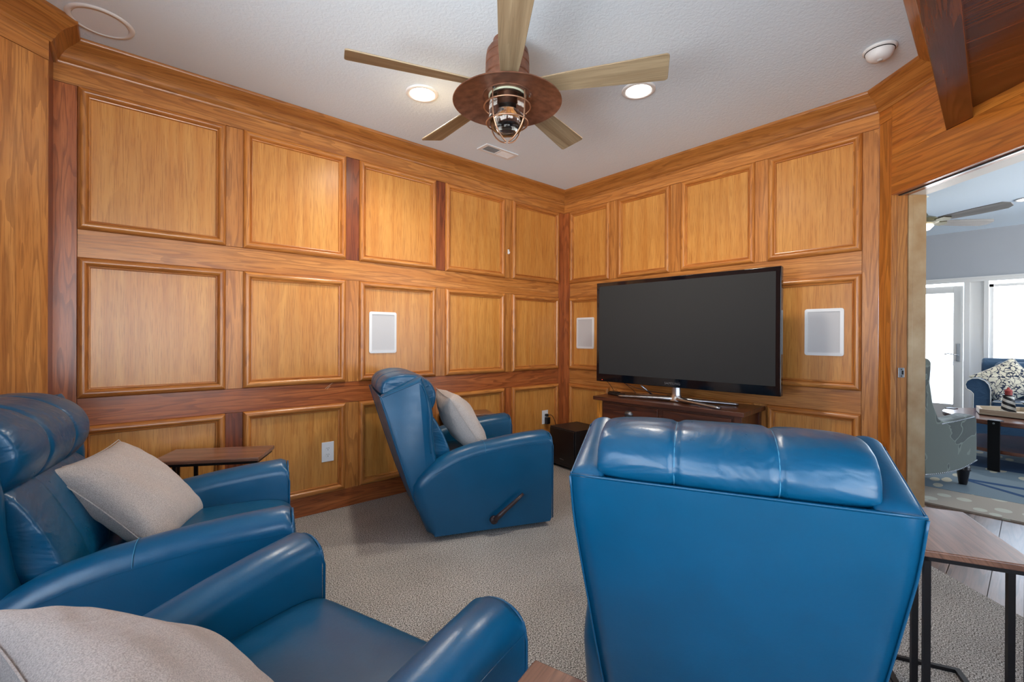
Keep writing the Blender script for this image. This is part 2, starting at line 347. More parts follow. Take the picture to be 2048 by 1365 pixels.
# ------------------------------------------------------------------ room geometry
YL, XR, ZC = 3.124, 3.377, 2.615
A = Vector((3.377, .615)); D2 = Vector((-.670, -.742)).normalized(); N2 = Vector((.742, -.670)).normalized()   # angled doorway wall; N2 points out of the room
ROWS = [(.126, .720), (.862, 1.566), (1.706, 2.414)]
PL = [(-.167, .464), (.554, 1.171), (1.265, 1.885), (1.973, 2.593), (2.681, 3.291)]
PR = [(.695, 1.219), (1.306, 1.859), (1.954, 2.464), (2.551, 3.038)]
def frameT(o, a, n):   # local x along wall, local y = into the room, local z up
    a = Vector((a[0], a[1], 0)); n = Vector((n[0], n[1], 0)); m = Matrix.Identity(4)
    m.col[0][:3] = a; m.col[1][:3] = n; m.col[2][:3] = (0, 0, 1); m.col[3][:3] = (o[0], o[1], 0); return m
def board(name, T, x0, x1, z0, z1, mat, g, parent, d=.006, back=.012):
    o = link(name, bx(x0+.0006, x1-.0006, -back, d, z0+.0006, z1-.0006), mat, parent); o.matrix_local = T
    grain(o, g); return bev(o, .0015, 1)
PROF = [(0, 0), (.001, .010), (.006, .018), (.014, .023), (.024, .024), (.032, .019), (.037, .009), (.039, .004), (.043, .007), (.047, .006), (.050, -.004)]
def moulding(T, x0, x1, z0, z1, parent):
    bm = bmesh.new(); uvl = bm.loops.layers.uv.new('UVMap')
    cor = [(x0, z0, 1, 1), (x1, z0, -1, 1), (x1, z1, -1, -1), (x0, z1, 1, -1)]
    acc = [0]
    for p, q in zip(PROF, PROF[1:]): acc.append(acc[-1]+math.dist(p, q))
    for i in range(4):
        a = cor[i]; b = cor[(i+1) % 4]; ra = []; rb = []
        for w_, h_ in PROF:
            ra.append(bm.verts.new((a[0]+a[2]*w_, .004+h_, a[1]+a[3]*w_))); rb.append(bm.verts.new((b[0]+b[2]*w_, .004+h_, b[1]+b[3]*w_)))
        Ln = math.dist(a[:2], b[:2])
        for k in range(len(PROF)-1):
            f = bm.faces.new((ra[k], rb[k], rb[k+1], ra[k+1])); wk, wk1 = PROF[k][0], PROF[k+1][0]
            for lp, uvv in zip(f.loops, ((wk, acc[k]), (Ln-wk, acc[k]), (Ln-wk1, acc[k+1]), (wk1, acc[k+1]))): lp[uvl].uv = (uvv[0]+i*3.7, uvv[1]+i*.9)
            f.smooth = True
    me = bpy.data.meshes.new('panel_moulding'); bm.to_mesh(me); bm.free(); me.materials.append(M_mold)
    o = bpy.data.objects.new('panel_moulding', me); C.objects.link(o); o.parent = parent; o.matrix_local = T
    try: me.set_sharp_from_angle(angle=R(50))
    except Exception: pass
    return o
def panelled(name, T, xa, xb, panels, special={}, railm=None):
    root = link(name, bx(xa, xb, -.13, -.006, 0, ZC+.05, T=T), M_outwall); tag(root, kind='structure')
    railm = railm or {}
    board('base_rail', T, xa, xb, 0, ROWS[0][0], railm.get(0, M_oakred), (1, 0, 0), root)
    inner0, inner1 = panels[0][0], panels[-1][1]
    board('end_stile', T, xa, inner0, ROWS[0][0], ROWS[2][1], railm.get('s0', M_oak), (0, 0, 1), root, d=.007)
    board('end_stile', T, inner1, xb, ROWS[0][0], ROWS[2][1], railm.get('s1', M_oak), (0, 0, 1), root, d=.007)
    board('middle_rail', T, inner0, inner1, ROWS[0][1], ROWS[1][0], railm.get(1, M_oakred), (1, 0, 0), root)
    board('middle_rail', T, inner0, inner1, ROWS[1][1], ROWS[2][0], railm.get(2, M_oak), (1, 0, 0), root)
    board('frieze_rail', T, xa, xb, ROWS[2][1], 2.53, railm.get(3, M_oak), (1, 0, 0), root, d=.008)
    for r, (z0, z1) in enumerate(ROWS):
        for i, (x0, x1) in enumerate(panels):
            o = link('oak_panel', bx(x0, x1, -.012, .0005, z0, z1), M_panel, root); o.matrix_local = T; grain(o, (0, 0, 1))
            moulding(T, x0, x1, z0, z1, root)
            if i < len(panels)-1:
                board('stile', T, x1, panels[i+1][0], z0, z1, special.get((r, i), M_oak), (0, 0, 1), root)
    return root
TL = frameT((0, YL), (1, 0), (0, -1))
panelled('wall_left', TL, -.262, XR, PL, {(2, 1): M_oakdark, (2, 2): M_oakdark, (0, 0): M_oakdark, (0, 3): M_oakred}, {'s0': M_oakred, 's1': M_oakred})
_wl = bpy.data.objects['wall_left']
for (xa_, za_, xb_, zb_) in ((1.035, .825, 1.085, .862), (1.047, .822, 1.070, .842)):
    q = link('scratch', tube([(xa_, .0064, za_), (xb_, .0064, zb_)], .0011, 4), flat('pale_scratch', lin(222, 196, 166), .8), _wl); q.matrix_local = TL
TR = frameT((XR, 0), (0, 1), (-1, 0))
panelled('wall_right', TR, .615, YL-.008, PR, {}, {1: M_oak, 's0': M_oak, 's1': M_oakred})

# left boxed pier with its own angle
BC = Vector((-.253, 2.916)); DB = Vector((-.76, -.65)).normalized()
NB = Vector((-DB.y, DB.x)) if (Vector((-DB.y, DB.x)).dot(Vector((0, 0))-BC)) > 0 else Vector((DB.y, -DB.x))
TB = frameT(BC, DB, NB)
BL = 1.38
pier = link('wall_corner', bx(.0, BL, -.13, -.006, 0, ZC+.05, T=TB), M_outwall); tag(pier, kind='structure')
board('pier_face', TB, 0, BL, 0, 2.414, M_oak, (0, 0, 1), pier, back=.1)
board('frieze_rail', TB, 0, BL, 2.414, 2.53, M_oak, (1, 0, 0), pier, d=.008, back=.1)
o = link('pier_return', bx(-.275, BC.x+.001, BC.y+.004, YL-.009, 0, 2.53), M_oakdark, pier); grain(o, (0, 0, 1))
BE = BC+DB*BL

# doorway wall (angled)
TA = frameT(A, D2, -N2)
OP0, OP1, HZ = .100, 1.75, 1.993
dw = link('wall_doorway', bx(0, OP0-.02, -.18, -.006, 0, ZC+.05, T=TA), M_greywall); tag(dw, kind='structure')
for q in ((OP1, 2.75, 0, ZC+.05), (OP0-.02, OP1, HZ+.02, ZC+.05)):
    link('wall_core', bx(q[0], q[1], -.18, -.006, q[2], q[3], T=TA), M_greywall, dw)
board('door_stile', TA, .002, OP0-.008, 0, 2.43, M_header, (0, 0, 1), dw, d=.004)
board('header_board', TA, OP0-.008, 2.75, HZ+.002, 2.21, M_header, (1, 0, 0), dw, d=.006)
board('header_board', TA, OP0-.008, 2.75, 2.21, 2.53, M_header, (1, 0, 0), dw, d=.004)
board('frieze_block', TA, .002, OP0-.008, 2.43, 2.53, M_header, (1, 0, 0), dw, d=.005)
# jamb lining: oak strips with a groove, then tan plaster return
o = link('jamb_strip', bx(OP0-.010, OP0, -.022, .008, 0, HZ), M_oak, dw); o.matrix_local = TA; grain(o, (0, 0, 1)); bev(o, .002, 2)
o = link('jamb_lining', bx(OP0-.012, OP0-.004, -.085, -.027, 0, HZ), M_oak, dw); o.matrix_local = TA; grain(o, (0, 0, 1)); bev(o, .002, 2)
o = link('jamb_strip', bx(OP0-.012, OP0, -.112, -.088, 0, HZ), M_faux, dw); o.matrix_local = TA; grain(o, (0, 0, 1)); bev(o, .003, 2)
o = link('plaster_return', bx(OP0-.02, OP0-.001, -.185, -.112, 0, HZ+.02), M_faux, dw); o.matrix_local = TA
o = link('header_lining', bx(OP0-.01, OP1, -.085, .004, HZ-.002, HZ+.004), M_oakred, dw); o.matrix_local = TA; grain(o, (1, 0, 0))
o = link('door_track', bx(OP0, OP1, -.05, -.036, HZ-.006, HZ-.002), M_chrome, dw); o.matrix_local = TA
o = link('door_track', bx(OP0, OP1, -.034, -.028, HZ-.005, HZ-.002), M_dark, dw); o.matrix_local = TA
o = link('header_return', bx(OP0, OP1, -.185, -.085, HZ, HZ+.02), M_trim, dw); o.matrix_local = TA
# strike plate
sp = empty('strike_plate', label='small steel latch strike plate on the oak doorway jamb', cat='latch'); sp.matrix_world = TA @ Matrix.Translation((OP0-.002, -.05, .985))
o = link('plate', bx(-.001, .003, -.017, .017, -.028, .028), M_chrome, sp); bev(o, .004, 2)
link('latch_slot', bx(.0032, .0038, -.012, -.002, -.010, .012), M_dark, sp)
for z in (-.019, .019):
    link('screw', lathe([(0, .0), (.003, 0), (.003, .001), (0, .001)], 10, T=Matrix.Translation((.0035, 0, z)) @ Matrix.Rotation(PI/2, 4, 'Y')), M_dark, sp)

# walls behind the camera, with windows
def wallhole(name, T, xa, xb, hx0, hx1, hz0, hz1, mat):
    r = link(name, bx(xa, hx0, -.12, 0, 0, ZC+.05, T=T), mat); tag(r, kind='structure')
    for q in ((hx1, xb, 0, ZC+.05), (hx0, hx1, 0, hz0), (hx0, hx1, hz1, ZC+.05)):
        link('wall_core', bx(q[0], q[1], -.12, 0, q[2], q[3], T=T), mat, r)
    return r
def window(name, T, x0, x1, z0, z1, mull, mat=M_trim):
    bm = bmesh.new(); f = .05
    box(bm, x0, x1, -.09, -.03, z0, z0+f); box(bm, x0, x1, -.09, -.03, z1-f, z1); box(bm, x0, x0+f, -.09, -.03, z0, z1); box(bm, x1-f, x1, -.09, -.03, z0, z1)
    for i in range(1, mull): xm = x0+(x1-x0)*i/mull; box(bm, xm-.025, xm+.025, -.09, -.03, z0, z1)
    o = link(name, bm, mat); o.matrix_world = T; tag(o, kind='structure')
    p = link('pane', bx(x0+f, x1-f, -.062, -.058, z0+f, z1-f), M_pane, o)
    return o
XB, YB = -1.30, -1.60
TS = frameT((XB, 0), (0, 1), (1, 0))
wallhole('wall_side', TS, YB-.12, BE.y+.12, -1.2, 1.6, .42, 2.15, M_oak)
window('window_1', TS, -1.2, 1.6, .42, 2.15, 3)
E2 = A+D2*2.75
TK = frameT((0, YB), (-1, 0), (0, 1))
wallhole('wall_rear', TK, -E2.x-.2, -XB, -1.25, 1.05, .42, 2.15, M_oak)
window('window_2', TK, -1.25, 1.05, .42, 2.15, 2)

# ceiling, floors
tag(link('ceiling', bx(-1.6, 9.0, -4.2, 4.2, ZC, ZC+.06), M_ceil), kind='structure')
# soffit over the near side of the room
def ey(x): return .249+.0434*(x-1.828)
SB = 2.21
bm = bmesh.new()
pa = (3.103, ey(3.103)); pb = (XB-.1, ey(XB-.1))
def offp(p, d): return (p[0]+d*.0434, p[1]-d)
soff = empty('ceiling_soffit'); tag(soff, kind='structure')
def poly(name, pts, z0, z1, mat, g, par):
    bm = bmesh.new(); prism(bm, pts, z0, z1); o = link(name, bm, mat, par); grain(o, g); return o
q1 = A+D2*.41; 
poly('soffit_side', [pa, pb, offp(pb, .02), offp(pa, .02)], SB+.06, 2.53, M_header, (1, .0434, 0), soff)
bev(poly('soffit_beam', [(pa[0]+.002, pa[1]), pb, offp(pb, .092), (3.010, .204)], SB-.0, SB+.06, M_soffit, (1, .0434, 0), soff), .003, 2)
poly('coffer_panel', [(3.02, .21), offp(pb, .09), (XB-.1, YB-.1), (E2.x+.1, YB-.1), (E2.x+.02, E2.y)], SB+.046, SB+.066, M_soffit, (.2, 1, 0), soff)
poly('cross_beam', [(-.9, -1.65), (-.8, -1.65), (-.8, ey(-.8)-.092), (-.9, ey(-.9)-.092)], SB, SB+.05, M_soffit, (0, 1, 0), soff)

# crown: one mitred run, cut into straight pieces
CP = [(0, 2.500), (.010, 2.500), (.016, 2.508), (.016, 2.516), (.024, 2.521), (.030, 2.535), (.044, 2.556), (.064, 2.574), (.084, 2.585), (.090, 2.592), (.097, 2.595), (.101, 2.602), (.101, ZC+.002)]
path = [BE, BC, Vector((BC.x, YL)), Vector((XR, YL)), Vector(A), Vector((3.103, ey(3.103))), Vector((XB, ey(XB)))]
def rightn(a, b):
    d = (b-a).normalized(); return Vector((d.y, -d.x))
mit = []
for i, p in enumerate(path):
    if i == 0: mit.append(rightn(path[0], path[1])); continue
    if i == len(path)-1: mit.append(rightn(path[-2], path[-1])); continue
    n1, n2 = rightn(path[i-1], p), rightn(p, path[i+1]); s = (n1+n2); mit.append(s/(1+n1.dot(n2)))
# the path runs anticlockwise seen from above?  make the offset point into the room
sgn = 1 if mit[3].dot(Vector((-1, -1))) > 0 else -1
for i in range(len(path)-1):
    bm = bmesh.new(); uvl = bm.loops.layers.uv.new('UVMap'); a, b = path[i], path[i+1]; ra = []; rb = []
    acc = [0]
    for p, q in zip(CP, CP[1:]): acc.append(acc[-1]+math.dist(p, q))
    for w_, z_ in CP:
        pa_ = a+mit[i]*sgn*w_; pb_ = b+mit[i+1]*sgn*w_
        ra.append(bm.verts.new((pa_.x, pa_.y, z_))); rb.append(bm.verts.new((pb_.x, pb_.y, z_)))
    d = (b-a).normalized()
    for k in range(len(CP)-1):
        f = bm.faces.new((ra[k], rb[k], rb[k+1], ra[k+1])); f.smooth = True
        for lp, v_ in zip(f.loops, (ra[k], rb[k], rb[k+1], ra[k+1])):
            kk = k if v_ in (ra[k], rb[k]) else k+1
            lp[uvl].uv = (Vector((v_.co.x, v_.co.y)).dot(d)+i*5.3, acc[kk])
    me = bpy.data.meshes.new('trim'); bm.to_mesh(me); bm.free(); me.materials.append(M_crown)
    try: me.set_sharp_from_angle(angle=R(40))
    except Exception: pass
    o = bpy.data.objects.new('trim_%d' % (i+1), me); C.objects.link(o); tag(o, kind='structure')

# carpet follows the room outline, planks beyond the doorway
inA = A+N2*.09; inE = E2+N2*.09
bm = bmesh.new(); prism(bm, [(XR, YL), (-.30, YL), BC, BE, (XB-.05, BE.y), (XB-.05, YB-.05), (E2.x-.1, YB-.05), E2, A+D2*1.7+N2*.03, A+D2*.1+N2*.03, A], -.03, 0)
tag(link('floor', bm, M_carpet), kind='structure')
# plank floor: boards in rows, one mesh, per-board uv offset
bm = bmesh.new(); uvl = bm.loops.layers.uv.new('UVMap'); rnd = random.Random(3)
y = -4.2; pw = .15
while y < 4.2:
    x = 1.2+rnd.random()*-1.3
    while x < 8.7:
        ln = 1.0+rnd.random()*1.2; x1 = min(x+ln, 8.7)
        vs = [bm.verts.new((x+.0015, y+.0015, -.004)), bm.verts.new((x1-.0015, y+.0015, -.004)), bm.verts.new((x1-.0015, y+pw-.0015, -.004)), bm.verts.new((x+.0015, y+pw-.0015, -.004))]
        f = bm.faces.new(vs); ou, ov = rnd.random()*40, rnd.random()*40
        for lp in f.loops: lp[uvl].uv = (lp.vert.co.x+ou, lp.vert.co.y+ov)
        x = x1
    y += pw
box(bm, -1.6, 9, -4.3, 4.3, -.12, -.035)
me = bpy.data.meshes.new('plank_floor'); bm.to_mesh(me); bm.free(); me.materials.append(M_floor)
o = bpy.data.objects.new('floor_2', me); C.objects.link(o); tag(o, kind='structure')

# ------------------------------------------------------------------ far room shell
XF = 8.54
TF = frameT((XF, 0), (0, 1), (-1, 0))    # local x = world Y
fw = link('wall_far', bx(1.62, 4.2, -.15, 0, 0, ZC, T=TF), M_greywall); tag(fw, kind='structure')
link('wall_core', bx(-4.2, 1.62, -.15, 0, 1.99, ZC, T=TF), M_greywall, fw)
link('wall_core', bx(.47, .62, -.15, 0, 0, 1.99, T=TF), M_trim, fw)
link('wall_core', bx(-4.2, .47, -.15, 0, 0, .30, T=TF), M_greywall, fw)
bm = bmesh.new(); box(bm, -4.0, 1.7, 0, .02, 1.93, 1.975); box(bm, -4.0, 1.7, 0, .032, 1.975, 1.995)
o = link('trim_7', bm, M_trim); o.matrix_world = TF; tag(o, kind='structure')
bm = bmesh.new(); box(bm, .60, .655, 0, .018, 0, 1.93); box(bm, .425, .47, 0, .018, .3, 1.93); box(bm, 1.56, 1.62, 0, .018, 0, 1.93)
o = link('trim_8', bm, M_trim); o.matrix_world = TF; tag(o, kind='structure')
def seawin(name, y0, y1, z0, z1):
    bm = bmesh.new()
    for q in ((y0, y1, z0, z0+.05), (y0, y1, z1-.035, z1), (y0, y0+.04, z0, z1), (y1-.04, y1, z0, z1)): box(bm, q[0], q[1], -.08, -.02, q[2], q[3])
    o = link(name, bm, M_trim); o.matrix_world = TF; tag(o, kind='structure')
    link('pane', bx(y0+.04, y1-.04, -.052, -.048, z0+.05, z1-.035), M_pane, o)
seawin('window_3', -1.35, .425, .3, 1.89); seawin('window_4', -3.3, -1.5, .3, 1.89)
link('wall_core', bx(-1.5, -1.35, -.15, 0, .3, 1.99, T=TF), M_trim, fw)
link('wall_core', bx(-4.2, -3.3, -.15, 0, .3, 1.99, T=TF), M_greywall, fw)
# glazed door
bm = bmesh.new()
box(bm, .662, .758, -.06, -.02, .01, 1.893); box(bm, 1.46, 1.555, -.06, -.02, .01, 1.893); box(bm, .758, 1.46, -.06, -.02, 1.80, 1.893); box(bm, .758, 1.46, -.06, -.02, .01, .285)
d1 = link('door_1', bm, M_trim); d1.matrix_world = TF; tag(d1, kind='structure'); bev(d1, .004, 2)
link('pane', bx(.755, 1.463, -.042, -.038, .28, 1.805), M_pane, d1)
bm = bmesh.new(); box(bm, .690, .725, -.02, -.008, .875, 1.11)
hp = link('door_handle', bm, M_chrome, d1); bev(hp, .003, 2)
link('lever', tube(smoothpath([(.708, -.005, .955), (.708, .04, .955), (.74, .05, .965), (.80, .052, .975), (.84, .05, .965)]), .007), M_chrome, hp, smooth=True)
TQ = frameT((0, -4.1), (-1, 0), (0, 1))
wallhole('wall_far_right', TQ, -9.0, -1.4, -8.2, -4.4, .25, 2.1, M_greywall)
window('added_window', TQ, -8.2, -4.4, .25, 2.1, 3)  # unseen side window, added to brighten the far room
for nm, q in (('wall_far_left', (3.5, 9, 4.1, 4.25)),):
    tag(link(nm, bx(q[0], q[1], q[2], q[3], 0, ZC), M_greywall), kind='structure')
tag(link('wall_far_side', bx(E2.x-.10, E2.x+.02, -4.2, YB-.05, 0, ZC), M_greywall), kind='structure')
tag(link('wall_hall', bx(3.39, 3.55, YL+.1, 4.2, 0, ZC), M_greywall), kind='structure')
# deck outside
tag(link('floor_deck', bx(8.7, 12, -4.2, 4.2, -.14, -.08), M_deck), kind='structure')
rl = empty('deck_railing', (10.0, 0, -.08), label='white deck railing with square balusters outside the glazed door', cat='railing')
link('top_rail', bx(-.03, .03, -4.5, 4.5, .83, .90), M_trim, rl); link('bottom_rail', bx(-.02, .02, -4.5, 4.5, .08, .13), M_trim, rl)
for i in range(44): link('baluster', bx(-.015, .015, -.02, .02, .13, .83, T=Matrix.Translation((0, -3.9+i*.18, 0))), M_trim, rl)
for yy in (-4.4, -2.4, -.6, 1.45, 3.2): link('post', bx(-.045, .045, yy-.045, yy+.045, 0, .98), M_trim, rl)

# ------------------------------------------------------------------ recliners
SOFS = .38       # rear-bottom of the base sits at s=0 -> local x=-SOFS
def P2(pts): return [(a-SOFS, b) for a, b in pts]
ARM = [(.03, .03), (.745, .03), (.757, .05), (.760, .30), (.757, .545), (.750, .580), (.730, .590), (.60, .582), (.48, .570), (.364, .553), (.26, .535), (.172, .512), (.10, .485), (.041, .452), (-.02, .405), (-.06, .365), (-.085, .322), (-.086, .27), (-.045, .14), (-.006, .045)]
WING = [(.02, .05), (-.045, .16), (-.095, .30), (-.267, .835), (-.262, .850), (-.235, .862), (-.06, .945), (-.043, .948), (-.034, .935), (-.01, .87), (.015, .80), (.028, .72), (.030, .62), (.045, .50), (.07, .40), (.10, .20), (.08, .05)]
def cushion_loft(prof, hw, ends=.16, n=25, seams=(), seamd=.01, seed=0, sag=.0, pw=2.6, wr=0):
    """prof: closed (s,z) outline; lofted along y from -hw to hw, ends drawn in"""
    bm = bmesh.new(); cx = sum(p[0] for p in prof)/len(prof); cz = sum(p[1] for p in prof)/len(prof); rings = []
    rr = random.Random(seed); ph = [rr.random()*6.28 for _ in range(6)]
    ys = [hw*math.sin(PI/2*(-1+2*i/(n-1))*.98)/math.sin(PI/2*.98) for i in range(n)]
    ys = sorted(ys+[s+e for s in seams for e in (-.012, 0, .012)])
    for y in ys:
        t = abs(y)/hw; k = (1-t**pw)**(1/pw) if t < 1 else 0
        k = (1-ends)+ends*k if t < .999 else 1-ends
        if t > .999: k = .62
        dd = sum(seamd*math.exp(-((y-s)/.010)**2) for s in seams)
        ring = []
        for j, p in enumerate(prof):
            v = Vector((p[0]-cx, p[1]-cz)); l = v.length; u = v/l
            q = 1+wr*math.sin(9*y+3*j+ph[0])*.5+wr*math.sin(23*y-2*j+ph[1])*.35*(t**1.5+.25)
            v = u*(l*k*q-dd-sag*(1-t*t)*(0))
            ring.append(bm.verts.new((cx+v.x-SOFS, y, cz+v.y)))
        rings.append(ring)
    m = len(prof)
    for a, b in zip(rings, rings[1:]):
        for j in range(m): bm.faces.new((a[j], a[(j+1) % m], b[(j+1) % m], b[j]))
    bm.faces.new(rings[0][::-1]); bm.faces.new(rings[-1])
    return bm
def smooth_closed(pts, n=3):
    P = [Vector((p[0], p[1])) for p in pts]; out = []; N = len(P)
    for i in range(N):
        p0, p1, p2, p3 = P[i-1], P[i], P[(i+1) % N], P[(i+2) % N]
        for k in range(n):
            t = k/n; out.append(tuple(.5*((2*p1)+(-p0+p2)*t+(2*p0-5*p1+4*p2-p3)*t*t+(-p0+3*p1-3*p2+p3)*t**3)))
    return out
HEADP = smooth_closed([(-.262, .842), (-.274, .892), (-.248, .937), (-.185, .963), (-.10, .967), (-.02, .944), (.045, .892), (.068, .815), (.045, .745), (-.01, .708), (-.07, .74), (-.16, .80)])
LUMB = smooth_closed([(-.06, .76), (.02, .735), (.075, .66), (.125, .56), (.160, .46), (.15, .41), (.06, .40), (.0, .50), (-.04, .62)])
def slab(pts, rfun, y0, y1, r, K=10):
    """outline pts (s,z) lofted from y0 to y1, drawn in by an elliptic profile; rfun(i) gives the inward direction at vertex i or None"""
    bm = bmesh.new(); rings = []; N = len(pts); yc = (y0+y1)/2; hw = (y1-y0)/2
    for k in range(K+1):
        t = -math.cos(PI*k/K); d = r*(1-math.sqrt(max(0, 1-t*t*.9999))); ring = []
        for i, p in enumerate(pts):
            dv = rfun(i); ring.append(bm.verts.new((p[0]-SOFS+(dv[0]*d if dv else 0), yc+hw*t, p[1]+(dv[1]*d if dv else 0))))
        rings.append(ring)
    for a, b in zip(rings, rings[1:]):
        for i in range(N): bm.faces.new((a[i], a[(i+1) % N], b[(i+1) % N], b[i]))
    bm.faces.new(rings[0][::-1]); bm.faces.new(rings[-1])
    return bm
def inward(pts, i):
    a = Vector(pts[i-1]); b = Vector(pts[(i+1) % len(pts)]); d = (b-a).normalized(); n = Vector((-d.y, d.x))
    c = Vector((sum(p[0] for p in pts)/len(pts), sum(p[1] for p in pts)/len(pts)))
    if n.dot(c-Vector(pts[i])) < 0: n = -n
    return n
def armdir(i):
    x, z = ARM[i]
    if x > .735: return (0, -1) if z > .56 else None
    if z < .04 and x > .02: return None
    return inward(ARM, i)
def wingdir(i):
    x, z = WING[i]
    if i <= 3 or z < .25: return None
    if z < .87 and x < -.23: return (0, -.3)
    n = inward(WING, i); return (n.x*.9, n.y*.9)
def armtaper(o):
    for v in o.data.vertices:
        t = min(1, max(0, (.38-v.co.x)/.86)); v.co.y *= 1-.115*t
def backtaper(o):
    for v in o.data.vertices:
        z = v.co.z; t = 0 if z > .72 else (.72-z)/.52; v.co.y *= 1-.125*min(1, t)
def make_recliner(label, recline=0):
    t = empty('leather_recliner', label=label, cat='recliner')
    backs = []
    for s in (-1, 1):
        y0, y1 = (.27, .41) if s > 0 else (-.41, -.27)
        o = link('arm', slab(ARM, armdir, y0, y1, .060, 14), M_leather, t, auto=50); armtaper(o)
        yc = s*.34; hw = .0705; pts = []
        for a in range(-10, 11):
            tt = math.sin(a/10*PI/2); pts.append((.7585-SOFS, yc+hw*tt, .574-.060*(1-math.sqrt(max(0, 1-tt*tt)))))
        pts = [(.764-SOFS, yc-hw, .05), (.764-SOFS, yc-hw, .3), (.764-SOFS, yc-hw, .50)]+pts+[(.764-SOFS, yc+hw, .50), (.764-SOFS, yc+hw, .3), (.764-SOFS, yc+hw, .05)]
        q = link('arm_piping', tube(pts, .0042, 6), M_leather, o, smooth=True); armtaper(q)
        pp = []
        for a in range(-8, 9):
            tt = math.sin(a/8*PI/2); pp.append((.33-SOFS, yc+.0708*tt, .5495-.060*(1-math.sqrt(max(0, 1-tt*tt)))))
        q = link('arm_seam', tube(pp, .0011, 5), M_stitch, o); armtaper(q)
        pp = [(x-SOFS, s*.4105, z-.066) for x, z in ((.755, .585), (.60, .582), (.48, .572), (.364, .556), (.26, .538), (.172, .515), (.10, .488), (.03, .455))]
        q = link('arm_seam', tube(smoothpath(pp, 3), .0012, 5), M_leatherw, o); armtaper(q)
        y0, y1 = (.268, .345) if s > 0 else (-.345, -.268)
        o = link('wing', slab(WING, wingdir, y0, y1, .034, 12), M_leather, t, auto=50); backtaper(o); backs.append(o)
        pp = [(a-SOFS+.002, s*.3455, b) for a, b in ((-.266, .842), (-.235, .852), (-.06, .918), (-.052, .920), (-.044, .90), (-.026, .86), (-.012, .80), (-.004, .72), (-.002, .62), (.012, .50))]
        q = link('wing_piping', tube(smoothpath(pp, 3), .003, 6), M_leather, o, smooth=True); backtaper(q)
    # rear panel covers the full width, bowed very slightly
    bm = bmesh.new(); rows = [(.02, .04), (-.045, .16), (-.099, .30), (-.142, .43), (-.184, .56), (-.227, .70), (-.270, .838), (-.262, .843), (-.21, .815)]
    grid = []
    for k, (a, b) in enumerate(rows):
        row = []
        for i in range(17):
            y = (-.345+.69*i/16)*(1 if k < 7 else .96); bow = .010*(1-(y/.345)**2)*(1 if 1 <= k <= 5 else .2)+(.003 if k < 7 else 0); row.append(bm.verts.new((a-SOFS-bow, y, b)))
        grid.append(row)
    for a, b in zip(grid, grid[1:]):
        for i in range(16): bm.faces.new((a[i], a[i+1], b[i+1], b[i]))
    o = link('back_panel', bm, M_leather, t, auto=60); backtaper(o); backs.append(o)
    so = o.modifiers.new('thick', 'SOLIDIFY'); so.thickness = .008; so.offset = -1
    pp = [(a-SOFS-.004, sy*.344, b) for sy in (1,) for a, b in rows[:7]]
    for sy in (-1, 1):
        q = link('panel_piping', tube(smoothpath([(a-SOFS-.004, sy*.345, b) for a, b in rows[:7]], 3), .003, 6), M_leather, o, smooth=True); backtaper(q)
    link('back_seam', tube([(-.274-SOFS, y, .842) for y in [(-.345+.69*i/10) for i in range(11)]], .0028, 6), M_leather, o, smooth=True)
    o = link('head_cushion', cushion_loft(HEADP, .288, .30, 31, (-.105, .105), .010, 3, pw=4.5, wr=.018), M_leatherw, t); sub(o, 1); backs.append(o)
    for y in (-.105, .105):
        pr = HEADP; cx = sum(p[0] for p in pr)/len(pr); cz = sum(p[1] for p in pr)/len(pr)
        pp = []
        for p in pr[:]:
            v = Vector((p[0]-cx, p[1]-cz)); l = v.length; v = v/l*(l*.997-.0085); pp.append((cx+v.x-SOFS, y, cz+v.y))
        link('cushion_seam', tube(pp, .0014, 5, closed=True), M_stitch, o, smooth=True)
    o = link('back_cushion', cushion_loft(LUMB, .275, .22, 23, (-.105, .105), .008, 5, pw=3., wr=.03), M_leatherw, t); sub(o, 1); backs.append(o)
    SEAT = smooth_closed([(.02, .30), (.02, .40), (.08, .425), (.30, .432), (.55, .436), (.70, .428), (.765, .40), (.785, .345), (.77, .30), (.72, .28), (.3, .28)])
    o = link('seat_cushion', cushion_loft(SEAT, .272, .05, 19, (), 0, 8, pw=6, wr=.004), M_leather, t); sub(o, 1)
    o = link('footrest', bx(.30-SOFS, .748-SOFS, -.262, .262, .07, .30), M_leather, t); bev(o, .03, 4)
    o = link('base_frame', bx(.10-SOFS, .70-SOFS, -.30, .30, 0.0, .06), M_black, t)
    h = link('lever', tube([(.376-SOFS, -.420, .095), (.42-SOFS, -.424, .130), (.50-SOFS, -.430, .190), (.553-SOFS, -.432, .232)], [.016, .014, .011, .008], 10), M_handle, t, smooth=True)
    link('lever_hub', lathe([(0, 0), (.024, 0), (.024, .02), (.018, .026), (0, .026)], 20, T=Matrix.Translation((.376-SOFS, -.394, .090)) @ Matrix.Rotation(PI/2, 4, 'X')), M_handle, h, smooth=True)
    return t
RECLINE = Matrix.Translation((-.33, 0, .35)) @ Matrix.Rotation(R(-22), 4, 'Y') @ Matrix.Translation((.33, 0, -.35))
def copytree(o, parent=None):
    c = o.copy(); C.objects.link(c); c.parent = parent
    for ch in o.children: copytree(ch, c)
    return c
rec = make_recliner('blue leather recliner with side lever and beige pillow, near the television')
rec['group'] = 'blue leather recliners'
recs = [(rec, (1.812, 2.490), -18.5, None)]
for lab, xy, rz in (('large blue leather recliner seen from behind, facing the television', (1.577, .734), 26.5),
                    ('blue leather recliner at the left edge with its headrest beside the corner pier', (.162, 2.110), -13.2),
                    ('blue leather recliner in the left foreground, leaned back, seat and arms seen from above', (.189, 1.003), 19.7)):
    c = copytree(rec); c['label'] = lab; c.location = (xy[0], xy[1], 0); c.rotation_euler = (0, 0, R(rz))
